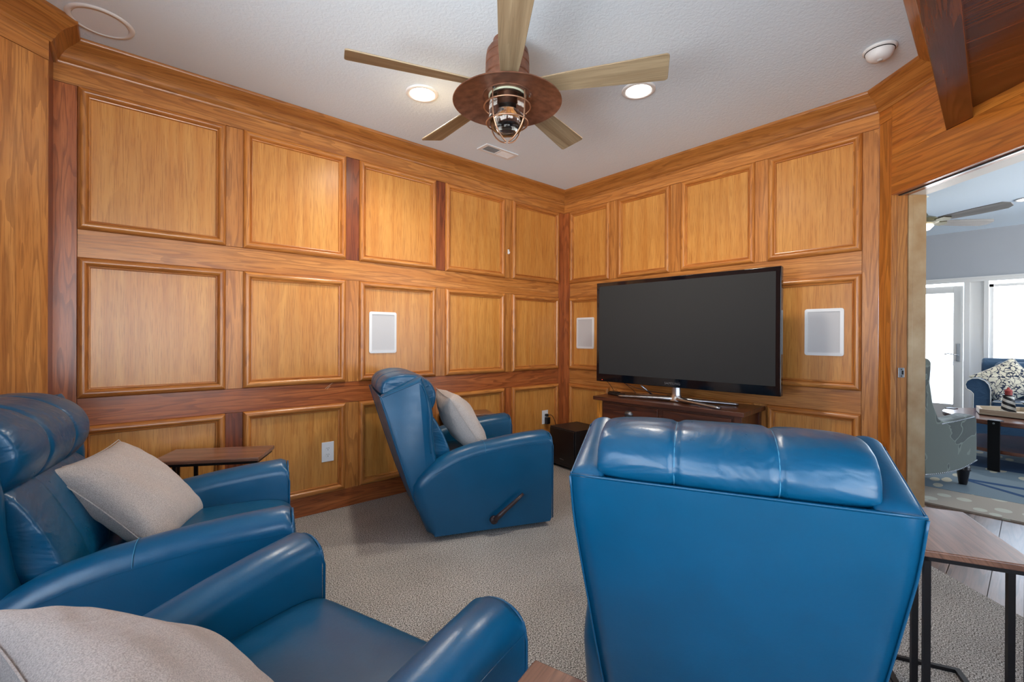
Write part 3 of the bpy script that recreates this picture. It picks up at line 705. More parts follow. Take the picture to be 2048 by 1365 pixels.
for ch in c.children:
    if ch.name.split('.')[0] in ('wing', 'back_panel', 'head_cushion', 'back_cushion'): ch.matrix_local = RECLINE
rec.location = (1.812, 2.490, 0); rec.rotation_euler = (0, 0, R(-18.5))

# ------------------------------------------------------------------ throw pillows
def pillow_bm(w, h, d, n=28, seed=0):
    bm = bmesh.new(); rr = random.Random(seed); ph = [rr.random()*6.28 for _ in range(4)]
    def pt(i, j, s):
        u = -1+2*i/n; v = -1+2*j/n
        e = max(0, (1-abs(u)**2.3))*max(0, (1-abs(v)**2.3)); z = d/2*e**.5
        pin = 1-.085*(1-u*u)*abs(v)**2; pin2 = 1-.085*(1-v*v)*abs(u)**2
        z += .005*math.sin(5*u+3*v+ph[0])*e+.004*math.sin(9*v-4*u+ph[1])*e+.0022*math.sin(22*v+6*u*u+ph[2])*(1-e)*min(1, e*6)+.0022*math.sin(24*u+5*v*v+ph[3])*(1-e)*min(1, e*6)
        return Vector((u*w/2*pin2, v*h/2*pin, z*s))
    top = {}; bot = {}
    for i in range(n+1):
        for j in range(n+1):
            top[i, j] = bm.verts.new(pt(i, j, 1))
            bot[i, j] = top[i, j] if i in (0, n) or j in (0, n) else bm.verts.new(pt(i, j, -1))
    for i in range(n):
        for j in range(n):
            bm.faces.new((top[i, j], top[i+1, j], top[i+1, j+1], top[i, j+1]))
            bm.faces.new((bot[i, j+1], bot[i+1, j+1], bot[i+1, j], bot[i, j]))
    return bm
def seam_pts(w, h, n=14):
    out = []
    for u0, v0, u1, v1 in ((-1, -1, 1, -1), (1, -1, 1, 1), (1, 1, -1, 1), (-1, 1, -1, -1)):
        for k in range(n):
            u = u0+(u1-u0)*k/n; v = v0+(v1-v0)*k/n
            out.append((u*w/2*(1-.085*(1-v*v)*abs(u)**2), v*h/2*(1-.085*(1-u*u)*abs(v)**2), 0))
    return out
def pillow(label, loc, normal, upd, w, h, d, mat, seed, pip=True, group=None, seam=None):
    root = empty('throw_pillow', label=label, cat='pillow', group=group)
    n = Vector(normal).normalized(); u = Vector(upd); u = (u-n*u.dot(n)).normalized(); x = u.cross(n)
    m = Matrix.Identity(4); m.col[0][:3] = x; m.col[1][:3] = u; m.col[2][:3] = n; m.col[3][:3] = loc
    root.matrix_world = m
    o = link('pillow_cover', pillow_bm(w, h, d, seed=seed), mat, root); sub(o, 1)
    if pip: link('pillow_seam', tube(seam_pts(w, h), .0022, 5, closed=True), seam or M_pillow, root)
    return root
GP = 'beige throw pillows on the recliners'
def chair_pt(cxy, rz, x, y, z):
    a = R(rz); return Vector((cxy[0]+x*math.cos(a)-y*math.sin(a), cxy[1]+x*math.sin(a)+y*math.cos(a), z))
def chair_dir(rz, x, y, z):
    a = R(rz); return Vector((x*math.cos(a)-y*math.sin(a), x*math.sin(a)+y*math.cos(a), z))
pillow('beige pillow standing upright on the recliner near the television', chair_pt((1.812, 2.49), -18.5, -.105, -.03, .625), chair_dir(-18.5, .83, -.05, .55), chair_dir(-18.5, -.55, 0, .83), .45, .45, .20, M_pillow, 1, group=GP)
pillow('beige pillow leaning in the recliner at the left edge', (.050, 2.295, .560), (.61, -.34, .715), (.45, .89, .03), .475, .42, .19, M_pillow, 2, group=GP)
pillow('large looking beige pillow at the lower left corner, in the foreground recliner', chair_pt((.189, 1.003), 19.7, -.145, .02, .578), chair_dir(19.7, .62, -.05, .78), chair_dir(19.7, -.78, .0, .62), .47, .45, .165, M_pillow, 4, group=GP)

# ------------------------------------------------------------------ side tables
def side_table(label, cx, cy, rz, L=.44, Wd=.26, H=.565):
    t = empty('side_table', (cx, cy, 0), R(rz), label, 'side table', 'wood and black metal side tables between the recliners')
    o = link('tabletop', bx(-L/2, L/2, -Wd/2, Wd/2, H-.020, H), M_table, t); grain(o, (1, 0, 0)); bev(o, .004, 2)
    bm = bmesh.new()
    for y in (-Wd/2+.012, Wd/2-.022): box(bm, -L/2+.012, L/2-.012, y, y+.012, H-.034, H-.0205)
    for x in (-L/2+.012, L/2-.022): box(bm, x, x+.012, -Wd/2+.012, Wd/2-.012, H-.034, H-.0205)
    link('top_frame', bm, M_metal, t)
    for x in (-L/2+.018, -L/2+.105):
        for y in (-Wd/2+.020, Wd/2-.020): link('leg', bx(x-.008, x+.008, y-.008, y+.008, .012, H-.034), M_metal, t)
    for y in (-Wd/2+.020, Wd/2-.020): link('floor_rail', bx(-L/2+.008, L/2-.012, y-.009, y+.009, 0, .012), M_metal, t)
    link('floor_rail', bx(L/2-.026, L/2-.012, -Wd/2+.029, Wd/2-.029, 0, .012), M_metal, t)
    return t
side_table('narrow wood side table against the panelled wall, beyond the left recliner', .376, 2.800, -29, .49, .26)
side_table('narrow wood side table mostly hidden behind the recliner near the television', 2.10, 3.005, -20, .42, .22)
# right: near-left corner (1.77,.222), heading 25.5
a = R(25.5); ux = Vector((math.cos(a), math.sin(a))); uy = Vector((-math.sin(a), math.cos(a)))
c_ = Vector((1.765, .222))+ux*.215-uy*.13
side_table('narrow wood side table at the right edge beside the large recliner', c_.x, c_.y, 25.5, .43, .26)
a = R(17); ux = Vector((math.cos(a), math.sin(a))); uy = Vector((-math.sin(a), math.cos(a)))
c_ = Vector((.600, .625))-ux*.215-uy*.13
side_table('narrow wooden side table whose corner shows at the bottom edge between two recliners', c_.x, c_.y, 17, .43, .26)

# ------------------------------------------------------------------ console and television
cons = empty('tv_console', (3.115, 1.775, 0), R(4), 'dark brown wooden media console with drawers under the television', 'console')
# local: x 0 = centre depth, front at -x ; y along the wall
CD, CW, CHh = .205, .565, .71
o = link('console_top', bx(-CD-.015, CD, -CW, CW, CHh-.03, CHh), M_console, cons); grain(o, (0, 1, 0)); bev(o, .004, 2)
o = link('carcass', bx(-CD+.02, CD-.01, -CW+.03, CW-.03, .09, CHh-.031), M_console, cons); grain(o, (0, 1, 0))
for sx in (-1, 1):
    for sy in (-1, 1):
        x = -CD+.012 if sx < 0 else CD-.06; y = sy*(CW-.045)
        o = link('leg', bx(x, x+.05, y-.025, y+.025, 0, CHh-.031), M_consolelite if sy > 0 else M_console, cons); grain(o, (0, 0, 1)); bev(o, .003, 2)
for k, (y0, y1) in enumerate(((.02, .485), (-.485, -.02))):
    for j, (z0, z1) in enumerate(((.535, .66), (.31, .50))):
        dr = link('drawer', bx(-CD+.004, -CD+.03, y0, y1, z0, z1), M_console, cons); grain(dr, (0, 1, 0)); bev(dr, .004, 2)
        yc = (y0+y1)/2; zc = (z0+z1)/2
        # cup pull
        bm = bmesh.new(); n = 14
        for i in range(n+1):
            pass
        kb = link('cup_pull', lathe([(0, .022), (.014, .021), (.024, .015), (.030, .006), (.032, 0)], 24, T=Matrix.Translation((-CD+.004, yc, zc+.002)) @ Matrix.Rotation(-PI/2, 4, 'Y') @ Matrix.Diagonal((.75, 1.15, 1, 1))), M_knob, dr, smooth=True)
        bm.free()
# television: width along local y
tv = empty('television', (3.045, 1.716, CHh), R(3.6), 'large flat television with glossy black bezel on the console', 'television')
TWd, TZ0, TZ1 = .682, .106, .914
o = link('bezel', bx(-.012, .030, -TWd, TWd, TZ0, TZ1), M_bezel, tv); bev(o, .004, 2)
link('screen', bx(-.0135, -.010, -TWd+.030, TWd-.026, TZ0+.062, TZ1-.030), M_screen, tv)
o = link('rear_housing', bx(.030, .075, -TWd+.12, TWd-.12, TZ0+.08, TZ1-.14), M_black, tv); bev(o, .02, 3)
cu = bpy.data.curves.new('lettering', 'FONT'); cu.body = 'SAMSUNG'; cu.size = .024; cu.extrude = .0006; cu.align_x = 'CENTER'; cu.space_character = 1.15
tmp = bpy.data.objects.new('tmp', cu); C.objects.link(tmp); dg = bpy.context.evaluated_depsgraph_get(); dg.update()
me = bpy.data.meshes.new_from_object(tmp.evaluated_get(dg)); bpy.data.objects.remove(tmp); me.materials.clear(); me.materials.append(M_chrome)
lt = bpy.data.objects.new('lettering', me); C.objects.link(lt); lt.parent = tv; lt.location = (-.0130, .02, TZ0+.020); lt.rotation_euler = (PI/2, 0, -PI/2)
link('status_light', bx(-.0135, -.012, TWd-.06, TWd-.055, TZ0+.012, TZ0+.016), M_copperled, tv)
# stand: hub and four splayed feet
st = link('stand_hub', lathe([(.044, .010), (.040, .024), (.030, .036), (.024, .055), (.023, .11)], 20, T=Matrix.Translation((.01, .0, 0)) @ Matrix.Diagonal((.8, 1.4, 1, 1))), M_chrome, tv, smooth=True)
for (fx, fy) in ((-.07, .43), (-.12, -.36), (.15, -.38), (.14, .40)):
    pts = smoothpath([(.01, 0, .028), (fx*.3, fy*.3, .026), (fx*.7, fy*.7, .017), (fx, fy, .009)], 4)
    bm = tube(pts, [.025]*4+[.021]*4+[.017]*4+[.012], 10)
    for v in bm.verts: v.co.z = v.co.z*.62+.0045
    link('stand_foot', bm, M_chrome, tv, smooth=True)
# things on the console
bxx = empty('cable_box', (3.045, 2.235, CHh), R(-20), 'small black device lying on the console left of the television stand', 'device')
o = link('casing', bx(-.035, .035, -.075, .075, 0, .018), M_black, bxx); bev(o, .005, 3)
o = link('cover', bx(-.028, .028, -.02, .07, .0185, .026), M_black, bxx); bev(o, .004, 2)
for i in range(5): link('button', bx(-.02, -.012, -.065+i*.009, -.060+i*.009, .018, .0195), M_knob, bxx)
tag(link('cable', tube(smoothpath([(3.06, 2.37, .83), (3.10, 2.35, .79), (3.10, 2.31, .745), (3.07, 2.28, .735)]), .0022, 6), M_black, None, smooth=True), 'thin black cable drooping behind the left end of the television', 'cable', 'cables behind the television')
tag(link('cable', tube(smoothpath([(3.16, 2.24, .80), (3.17, 2.20, .77), (3.14, 2.14, .75), (3.16, 2.10, .718), (3.24, 2.0, .716)]), .0022, 6), M_black, None, smooth=True), 'black cable curling onto the console behind the television', 'cable', 'cables behind the television')
tag(link('cable', tube(smoothpath([(3.13, 2.22, .80), (3.18, 2.10, .76), (3.24, 1.99, .74), (3.30, 1.9, .73)]), .0022, 6), M_black, None, smooth=True), 'black cable running right behind the television base', 'cable', 'cables behind the television')
tag(link('metal_bar', tube([(3.10, 2.04, .80), (3.19, 1.985, .716)], .007, 8), M_chrome, None, smooth=True), 'silver brace bar slanting down behind the television', 'brace')
# wall behind: subwoofer
sb = empty('subwoofer', (3.165, 2.765, 0), R(-5), 'black cube subwoofer on the carpet beside the console', 'speaker')
o = link('cabinet', bx(-.17, .17, -.17, .17, .022, .36), M_subw, sb); bev(o, .004, 2)
o = link('front_grille', bx(-.182, -.171, -.160, .160, .055, .350), M_black, sb); bev(o, .004, 2)
link('logo', tube(smoothpath([(-.1835, .02, .085), (-.1835, .012, .092), (-.1835, .006, .083), (-.1835, -.002, .090), (-.1835, -.012, .084), (-.1835, -.02, .086), (-.1835, -.03, .083)]), .0011, 5), M_chrome, sb)
for x in (-.14, .14):
    for y in (-.14, .14): link('foot', lathe([(0, 0), (.016, 0), (.02, .022), (0, .022)], 14, T=Matrix.Translation((x, y, 0))), M_black, sb)

# ------------------------------------------------------------------ wall fittings
def wall_speaker(T, x0, x1, z0, z1, label):
    t = empty('wall_speaker', label=label, cat='speaker', group='white in-wall speakers'); t.matrix_world = T @ Matrix.Translation(((x0+x1)/2, .001, (z0+z1)/2))
    w_, h_ = (x1-x0)/2, (z1-z0)/2; n = 5; rr = .014
    def rrect(w, h, r):
        out = []
        for cx, cz, a0 in ((w-r, h-r, 0), (-w+r, h-r, 90), (-w+r, -h+r, 180), (w-r, -h+r, 270)):
            for k in range(n): a = R(a0+90*k/(n-1)); out.append((cx+r*math.cos(a), cz+r*math.sin(a)))
        return out
    bm = bmesh.new(); o_ = rrect(w_, h_, rr); i_ = rrect(w_-.019, h_-.019, .004); N = len(o_); rings = []
    for pts, y in ((o_, 0), (o_, .006), (i_, .009), (i_, .002)): rings.append([bm.verts.new((p[0], y, p[1])) for p in pts])
    for a, b in zip(rings, rings[1:]):
        for k in range(N): bm.faces.new((a[k], a[(k+1) % N], b[(k+1) % N], b[k]))
    link('frame', bm, M_white, t)
    link('grille', bx(-w_+.018, w_-.018, .001, .005, -h_+.018, h_-.018), M_grille, t)
wall_speaker(TL, 1.341, 1.551, 1.056, 1.355, 'white rectangular wall speaker on the left panelled wall above the recliner')
wall_speaker(TR, 2.733, 2.948, 1.068, 1.366, 'white rectangular wall speaker left of the television')
wall_speaker(TR, .783, .995, 1.068, 1.366, 'white rectangular wall speaker right of the television, by the doorway')
def outlet(T, x, z, label):
    t = empty('wall_outlet', label=label, cat='outlet', group='white wall outlets'); t.matrix_world = T @ Matrix.Translation((x, .0012, z))
    o = link('cover_plate', bx(-.040, .040, 0, .005, -.066, .066), M_white, t); bev(o, .002, 2)
    for s in (-1, 1):
        r = link('receptacle', lathe([(0, 0), (.0165, 0), (.0165, .002), (0, .002)], 20, T=Matrix.Translation((0, .005, s*.021)) @ Matrix.Rotation(-PI/2, 4, 'X') @ Matrix.Diagonal((1, .85, 1, 1))), M_white, t)
        bm = bmesh.new()
        for xx in (-.006, .006): box(bm, xx-.001, xx+.001, .007, .0074, s*.021, s*.021+.008)
        box(bm, -.002, .002, .007, .0074, s*.021-.010, s*.021-.005)
        link('slot', bm, M_dark, r)
    return t
outlet(TL, 1.055, .399, 'white double outlet on the left wall beside the left recliner')
outlet(TL, 3.114, .401, 'white double outlet near the room corner with black plugs in it')
pg = empty('power_plug', label='small black plug in the upper socket of the corner outlet', cat='plug'); pg.matrix_world = TL @ Matrix.Translation((3.118, .009, .422))
o = link('plug_body', bx(-.014, .014, 0, .030, -.012, .012), M_black, pg); bev(o, .004, 2)
link('cord', tube(smoothpath([(.0, .028, 0), (.03, .05, .0), (.06, .06, -.05), (.085, .07, -.14), (.09, .08, -.22), (.088, .085, -.30)]), .003, 6), M_black, pg, smooth=True)
pg = empty('power_adapter', label='black power adapter in the lower socket of the corner outlet', cat='plug'); pg.matrix_world = TL @ Matrix.Translation((3.124, .009, .372))
o = link('adapter_body', bx(-.022, .022, 0, .038, -.035, .030), M_black, pg); bev(o, .005, 2)
hk = empty('wall_hook', label='tiny white hook on the stile between the two far upper panels', cat='hook'); hk.matrix_world = TL @ Matrix.Translation((2.637, .007, 1.94))
o = link('hook_plate', bx(-.009, .009, 0, .004, -.018, .024), M_white, hk); bev(o, .002, 2)
link('hook_prong', tube(smoothpath([(0, .003, -.006), (0, .012, -.014), (0, .018, -.006), (0, .018, .002)]), .003, 8), M_white, hk, smooth=True)
kb = empty('black_knob', label='round black plastic knob on the wall moulding behind the throw pillow', cat='knob'); kb.matrix_world = TL @ Matrix.Translation((2.005, .028, .712))
link('knob_body', lathe([(0, .03), (.014, .03), (.017, .024), (.017, 0), (0, 0)], 20, T=Matrix.Rotation(-PI/2, 4, 'X')), M_black, kb, smooth=True)
link('knob_cap', lathe([(0, .034), (.008, .034), (.010, .030), (0, .030)], 16, T=Matrix.Rotation(-PI/2, 4, 'X')), M_knob, kb, smooth=True)

# ------------------------------------------------------------------ ceiling fittings
def downlight(x, y, label, real=True, pw=60):
    t = empty('recessed_light', (x, y, ZC), label=label, cat='ceiling light', group='lit recessed ceiling lights')
    link('trim_ring', lathe([(.070, -.002), (.074, -.009), (.090, -.009), (.095, -.004), (.095, 0.001)], 40), M_white, t, smooth=True)
    link('lamp', lathe([(0, .0), (.020, -.0005), (.071, -.004)], 40), M_lamp, t, smooth=True)
    if real:
        l = bpy.data.lights.new('lamp_glow', 'SPOT'); l.energy = pw; l.color = (1, .90, .78); l.spot_size = R(150); l.spot_blend = .8; l.shadow_soft_size = .07
        o = bpy.data.objects.new('lamp_glow', l); C.objects.link(o); o.parent = t; o.location = (0, 0, -.03)
    return t
downlight(1.343, 2.381, 'lit recessed ceiling light left of the fan')
downlight(2.271, 1.522, 'lit recessed ceiling light partly behind the right fan blade')
downlight(7.02, .08, 'lit recessed ceiling light in the far living room', True, 60)
cs = empty('ceiling_speaker', (-.074, 2.812, ZC), label='round white ceiling speaker beside the corner pier crown', cat='speaker')
link('rim', lathe([(.098, -.002), (.099, -.007), (.118, -.005), (.122, .001)], 48), M_white, cs, smooth=True)
link('grille', lathe([(0, -.0065), (.097, -.0055), (.097, 0)], 48), flat('white_speaker_mesh', lin(226, 236, 246), .9, noise=.04, nscale=900), cs)
sm = empty('smoke_detector', (2.844, .520, ZC), label='round white smoke detector on the ceiling by the doorway', cat='smoke detector')
link('mount_ring', lathe([(.0, .0), (.070, 0), (.070, -.008), (.064, -.014), (.060, -.014)], 40), M_white, sm, smooth=True)
link('detector_body', lathe([(.060, -.012), (.058, -.022), (.052, -.040), (.040, -.052), (.020, -.056), (0, -.056)], 40), M_white, sm, smooth=True)
link('vent_slot', lathe([(.061, -.014), (.0615, -.0175), (.057, -.0175)], 40), M_dark, sm)
link('test_button', lathe([(.012, -.0555), (.011, -.060), (0, -.060)], 20), M_grille, sm, smooth=True)
vt = empty('ceiling_vent', (2.210, 2.741, ZC), R(.5), 'white rectangular air vent on the ceiling near the wall', 'vent')
bm = bmesh.new()
for q in ((-.158, .158, -.062, -.042), (-.158, .158, .042, .062), (-.158, -.130, -.042, .042), (.130, .158, -.042, .042), (-.006, .006, -.042, .042)): box(bm, q[0], q[1], q[2], q[3], -.008, 0)
o = link('vent_frame', bm, M_white, vt); bev(o, .002, 1)
link('vent_throat', bx(-.13, .13, -.042, .042, -.001, -.0003), M_dark, vt)
for i in range(24):
    xx = -.125+.2505*i/23
    if abs(xx) < .008: continue
    a = R(35 if xx > 0 else -35)
    link('louver', bx(-.0045, .0045, -.042, .042, -.0006, .0006, T=Matrix.Translation((xx, 0, -.005)) @ Matrix.Rotation(a, 4, 'Y')), M_white, vt)

# ceiling fan with caged lantern
fan = empty('ceiling_fan', (1.418, 1.689, 2.36), 0, 'five-blade ceiling fan with rusty copper shade and caged glass lantern', 'ceiling fan')
link('motor_housing', lathe([(.070, ZC-2.36), (.072, .225), (.088, .218), (.100, .200), (.104, .175), (.100, .172), (.105, .168), (.106, .135), (.102, .131), (.106, .127), (.107, .085), (.102, .080), (.107, .075), (.106, .045), (.092, .030), (.06, .028)], 48), M_copper, fan, auto=35)
link('hub_collar', lathe([(.07, .04), (.118, .028), (.112, .010), (.09, -.004), (.05, -.008)], 48), M_copper, fan, auto=35)
link('shade', lathe([(.05, -.002), (.10, -.006), (.17, -.016), (.24, -.032), (.262, -.042), (.264, -.045), (.261, -.047), (.238, -.037), (.17, -.022), (.118, -.013), (.112, -.013), (.05, -.010)], 64), M_copper, fan, auto=40)
link('inner_plate', lathe([(.0, -.006), (.10, -.006), (.121, -.018), (.122, -.012)], 48), M_copper, fan, auto=30)
RB = .743
for k in range(5):
    a = R(16.6+72*k)
    T = Matrix.Rotation(a, 4, 'Z') @ Matrix.Translation((0, 0, .022)) @ Matrix.Rotation(R(-15), 4, 'X')
    bm = bmesh.new(); pts = [(.13, -.040), (.30, -.054), (RB-.012, -.073), (RB-.002, -.067), (RB, -.057), (RB, .057), (RB-.002, .067), (RB-.012, .073), (.30, .054), (.13, .040)]
    prism(bm, pts, -.0035, .0035)
    o = link('blade', bm, M_blade, fan); grain(o, (1, 0, 0)); bev(o, .0015, 1); o.matrix_local = T
    ir = link('blade_iron', bx(.07, .19, -.022, .022, .0036, .009), M_copper, o); bev(ir, .003, 2)
# lantern
JZ = -.008
link('lantern_glass', lathe([(.082, JZ), (.088, JZ-.012), (.089, JZ-.06), (.088, JZ-.11), (.082, JZ-.145), (.066, JZ-.170), (.040, JZ-.188), (.015, JZ-.195), (0, JZ-.196), (0, JZ-.192), (.015, JZ-.191), (.038, JZ-.184), (.063, JZ-.167), (.079, JZ-.143), (.085, JZ-.11), (.086, JZ-.06), (.085, JZ-.013), (.079, JZ)], 48), M_glass, fan, smooth=True)
link('lantern_rim', lathe([(.088, JZ), (.092, JZ-.004), (.090, JZ-.012), (.080, JZ-.012), (.076, JZ-.004)], 40), flat('greenish_glass_rim', lin(176, 184, 164), .15), fan, smooth=True)
link('socket', lathe([(.0, JZ), (.028, JZ), (.028, JZ-.012), (.021, JZ-.014), (.021, JZ-.060), (.0, JZ-.060)], 24), M_copper, fan, auto=30)
link('socket_cap', lathe([(.019, JZ-.060), (.019, JZ-.078), (0, JZ-.078)], 24), M_white, fan, auto=30)
link('bulb', lathe([(.014, JZ-.076), (.018, JZ-.088), (.030, JZ-.105), (.034, JZ-.125), (.030, JZ-.145), (.016, JZ-.158), (0, JZ-.162)], 28), M_glass, fan, smooth=True)
link('cage_ring', tube([(.112*math.cos(2*PI*i/40), .112*math.sin(2*PI*i/40), -.066) for i in range(40)], .0036, 8, closed=True), M_cage, fan, smooth=True)
link('cage_ring', tube([(.100*math.cos(2*PI*i/40), .100*math.sin(2*PI*i/40), -.145) for i in range(40)], .0036, 8, closed=True), M_cage, fan, smooth=True)
for k in range(4):
    a = R(10+90*k); pp = [(.106, -.014), (.107, -.06), (.104, -.12), (.094, -.160), (.072, -.195), (.040, -.222), (.010, -.235)]
    link('cage_wire', tube(smoothpath([(r*math.cos(a), r*math.sin(a), z) for r, z in pp], 4), .0036, 8), M_cage, fan, smooth=True)
for k in range(3):
    a = R(75+120*k)
    link('thumb_screw', lathe([(0, 0), (.005, 0), (.005, .008), (0, .008)], 10, T=Matrix.Translation((.108*math.cos(a), .108*math.sin(a), -.022))), M_chrome, fan)

# ------------------------------------------------------------------ far living room
# armchair
ac = empty('armchair', (4.985, .785, .0112), R(-22), 'grey-green wing armchair with leaf pattern and nailhead trim, past the doorway', 'armchair')
def leafmat():
    m, nt, b = newmat('leaf_print_fabric'); L = nt.links
    tc = nd(nt, 'ShaderNodeTexCoord'); n = nd(nt, 'ShaderNodeTexNoise'); n.inputs['Scale'].default_value = 3; n.inputs['Distortion'].default_value = 1.2; L.new(tc.outputs['Object'], n.inputs['Vector'])
    mx = nd(nt, 'ShaderNodeMix', data_type='RGBA'); mx.inputs[0].default_value = .35; L.new(tc.outputs['Object'], mx.inputs[6]); L.new(n.outputs['Color'], mx.inputs[7])
    vo = nd(nt, 'ShaderNodeTexVoronoi'); vo.feature = 'DISTANCE_TO_EDGE'; vo.inputs['Scale'].default_value = 5.5; L.new(mx.outputs[2], vo.inputs['Vector'])
    v2 = nd(nt, 'ShaderNodeTexVoronoi'); v2.inputs['Scale'].default_value = 5.5; L.new(mx.outputs[2], v2.inputs['Vector'])
    rp = nd(nt, 'ShaderNodeValToRGB'); e = rp.color_ramp.elements; e[0].position = .0; e[0].color = lin(108, 118, 108); e[1].position = .035; e[1].color = lin(108, 118, 108)
    k = e.new(.045); k.color = lin(58, 66, 62); k = e.new(.5); k.color = lin(66, 74, 68)
    L.new(vo.outputs['Distance'], rp.inputs[0])
    gt = nd(nt, 'ShaderNodeMath', operation='GREATER_THAN'); gt.inputs[1].default_value = .5; L.new(v2.outputs['Color'], gt.inputs[0])
    m2 = nd(nt, 'ShaderNodeMix', data_type='RGBA'); L.new(gt.outputs[0], m2.inputs[0]); L.new(rp.outputs[0], m2.inputs[6]); m2.inputs[7].default_value = lin(86, 94, 86)
    L.new(m2.outputs[2], b.inputs['Base Color']); b.inputs['Roughness'].default_value = .95; b.inputs['Sheen Weight'].default_value = .3
    return m
M_leaf = leafmat()
# local: +x = front; width along y (right side y<0 is the one seen)
SIDE = [(-.30, .13), (-.05, .125), (.15, .14), (.34, .19), (.345, .30), (.34, .52), (.33, .555), (.28, .565), (.10, .545), (-.06, .53), (-.13, .56), (-.20, .68), (-.235, .84), (-.225, .93), (-.22, .99), (-.25, 1.02), (-.30, 1.02), (-.33, .98), (-.35, .6)]
for s in (-1, 1):
    o = link('side_panel', extr(SIDE, s*.25, s*.37), M_leaf, ac); bev(o, .028, 4, 30)
o = link('back', extr([(-.36, .13), (-.22, .13), (-.20, .60), (-.25, 1.0), (-.30, 1.03), (-.36, 1.0), (-.40, .8)], -.25, .25), M_leaf, ac); bev(o, .03, 4, 30)
o = link('seat_cushion', bx(-.22, .36, -.25, .25, .30, .46), M_leaf, ac); bev(o, .04, 4)
o = link('front_rail', bx(-.2, .33, -.25, .25, .16, .30), M_leaf, ac); bev(o, .01, 2)
for (x, y) in ((.28, -.31), (.28, .31)):
    link('leg', lathe([(.0, 0), (.024, 0), (.028, .02), (.040, .11), (.048, .115), (.042, .125), (.046, .14), (.030, .17), (0, .17)], 20, T=Matrix.Translation((x, y, 0))), M_leg, ac, smooth=True)
for (x, y) in ((-.29, -.31), (-.29, .31)):
    link('leg', tube([(x-.05, y, 0), (x, y, .14)], [.020, .026], 8), M_leg, ac)
bm = bmesh.new()
nl = smoothpath([(x, z, 0) for x, z in ((-.29, .145), (-.05, .140), (.15, .155), (.33, .203))], 11)
for p in nl: lathe([(0, .004), (.004, .003), (.0055, 0)], 6, bm, Matrix.Translation((p.x, -.371, p.y)) @ Matrix.Rotation(PI/2, 4, 'X'))
nl = smoothpath([(x, z, 0) for x, z in ((-.10, .515), (.10, .530), (.29, .548))], 12)
for p in nl: lathe([(0, .004), (.004, .003), (.0055, 0)], 6, bm, Matrix.Translation((p.x, -.371, p.y)) @ Matrix.Rotation(PI/2, 4, 'X'))
tag(link('nailhead_trim', bm, M_chrome, ac, smooth=True), kind='stuff')

# sofa (faces -X)
sf = empty('sofa', (7.62, -.55, .0108), 0, 'navy blue slipcovered sofa with white piping under the far window', 'sofa')
ay = 1.03
for s in (-1, 1):
    pts = []
    outer = [(.0, .0), (.0, .52)]
    # rolled arm outline in (y,z), extruded along x
    prof = [(.135, 0), (.135, .60), (.12, .66), (.09, .70), (.04, .725), (-.01, .72), (-.05, .69), (-.065, .65), (-.055, .60), (-.02, .575), (.0, .55), (.0, 0)]
    bm = bmesh.new(); a_ = [bm.verts.new((-.34, s*(ay+.0)-s*p[0], p[1])) for p in prof]; b_ = [bm.verts.new((.38, s*(ay+.0)-s*p[0], p[1])) for p in prof]
    bm.faces.new(a_); bm.faces.new(b_[::-1])
    for i in range(len(prof)): bm.faces.new((a_[i], a_[(i+1) % len(prof)], b_[(i+1) % len(prof)], b_[i]))
    o = link('sofa_arm', bm, M_sofa, sf); bev(o, .012, 3, 30)
    link('arm_piping', tube([(-.345, s*ay-s*p[0], p[1]) for p in prof], .005, 6), M_piping, o, smooth=True)
o = link('sofa_back', extr([(.18, .1), (.44, .1), (.44, .86), (.38, .93), (.28, .94), (.20, .88)], -ay+.03, ay-.03), M_sofa, sf); bev(o, .03, 4, 30)
for y0 in (-.90, 0):
    o = link('seat_cushion', bx(-.36, .22, y0+.005, y0+.89, .33, .485), M_sofa, sf); bev(o, .03, 4)
    link('cushion_piping', tube([(-.362, y0+.02, .475), (-.364, y0+.45, .478), (-.362, y0+.875, .475)], .005, 6), M_piping, o)
    o = link('back_cushion', bx(.02, .24, y0+.01, y0+.885, .48, .90), M_sofa, sf); bev(o, .06, 5)
    link('cushion_piping', tube([(-.35, y0+.02, .335), (-.35, y0+.875, .335)], .004, 6), M_piping, o)
o = link('sofa_base', bx(-.33, .40, -ay+.14, ay-.14, .02, .33), M_sofa, sf)
def coralmat():
    m, nt, b = newmat('coral_print_fabric'); L = nt.links
    tc = nd(nt, 'ShaderNodeTexCoord'); n = nd(nt, 'ShaderNodeTexNoise'); n.inputs['Scale'].default_value = 14; n.inputs['Detail'].default_value = 2; L.new(tc.outputs['Object'], n.inputs['Vector'])
    mx = nd(nt, 'ShaderNodeMix', data_type='RGBA'); mx.inputs[0].default_value = .12; L.new(tc.outputs['Object'], mx.inputs[6]); L.new(n.outputs['Color'], mx.inputs[7])
    vo = nd(nt, 'ShaderNodeTexVoronoi'); vo.feature = 'DISTANCE_TO_EDGE'; vo.inputs['Scale'].default_value = 22; L.new(mx.outputs[2], vo.inputs['Vector'])
    rp = nd(nt, 'ShaderNodeValToRGB'); e = rp.color_ramp.elements; e[0].position = .05; e[0].color = lin(36, 50, 76); e[1].position = .09; e[1].color = lin(222, 218, 200)
    L.new(vo.outputs['Distance'], rp.inputs[0]); L.new(rp.outputs[0], b.inputs['Base Color']); b.inputs['Roughness'].default_value = .9
    return m
pl = pillow('cream pillow with navy coral branch print on the far sofa', (7.50, .235, .70), (-.85, 0, .45), (.35, .62, .75), .44, .44, .15, coralmat(), 9, True, seam=M_piping)

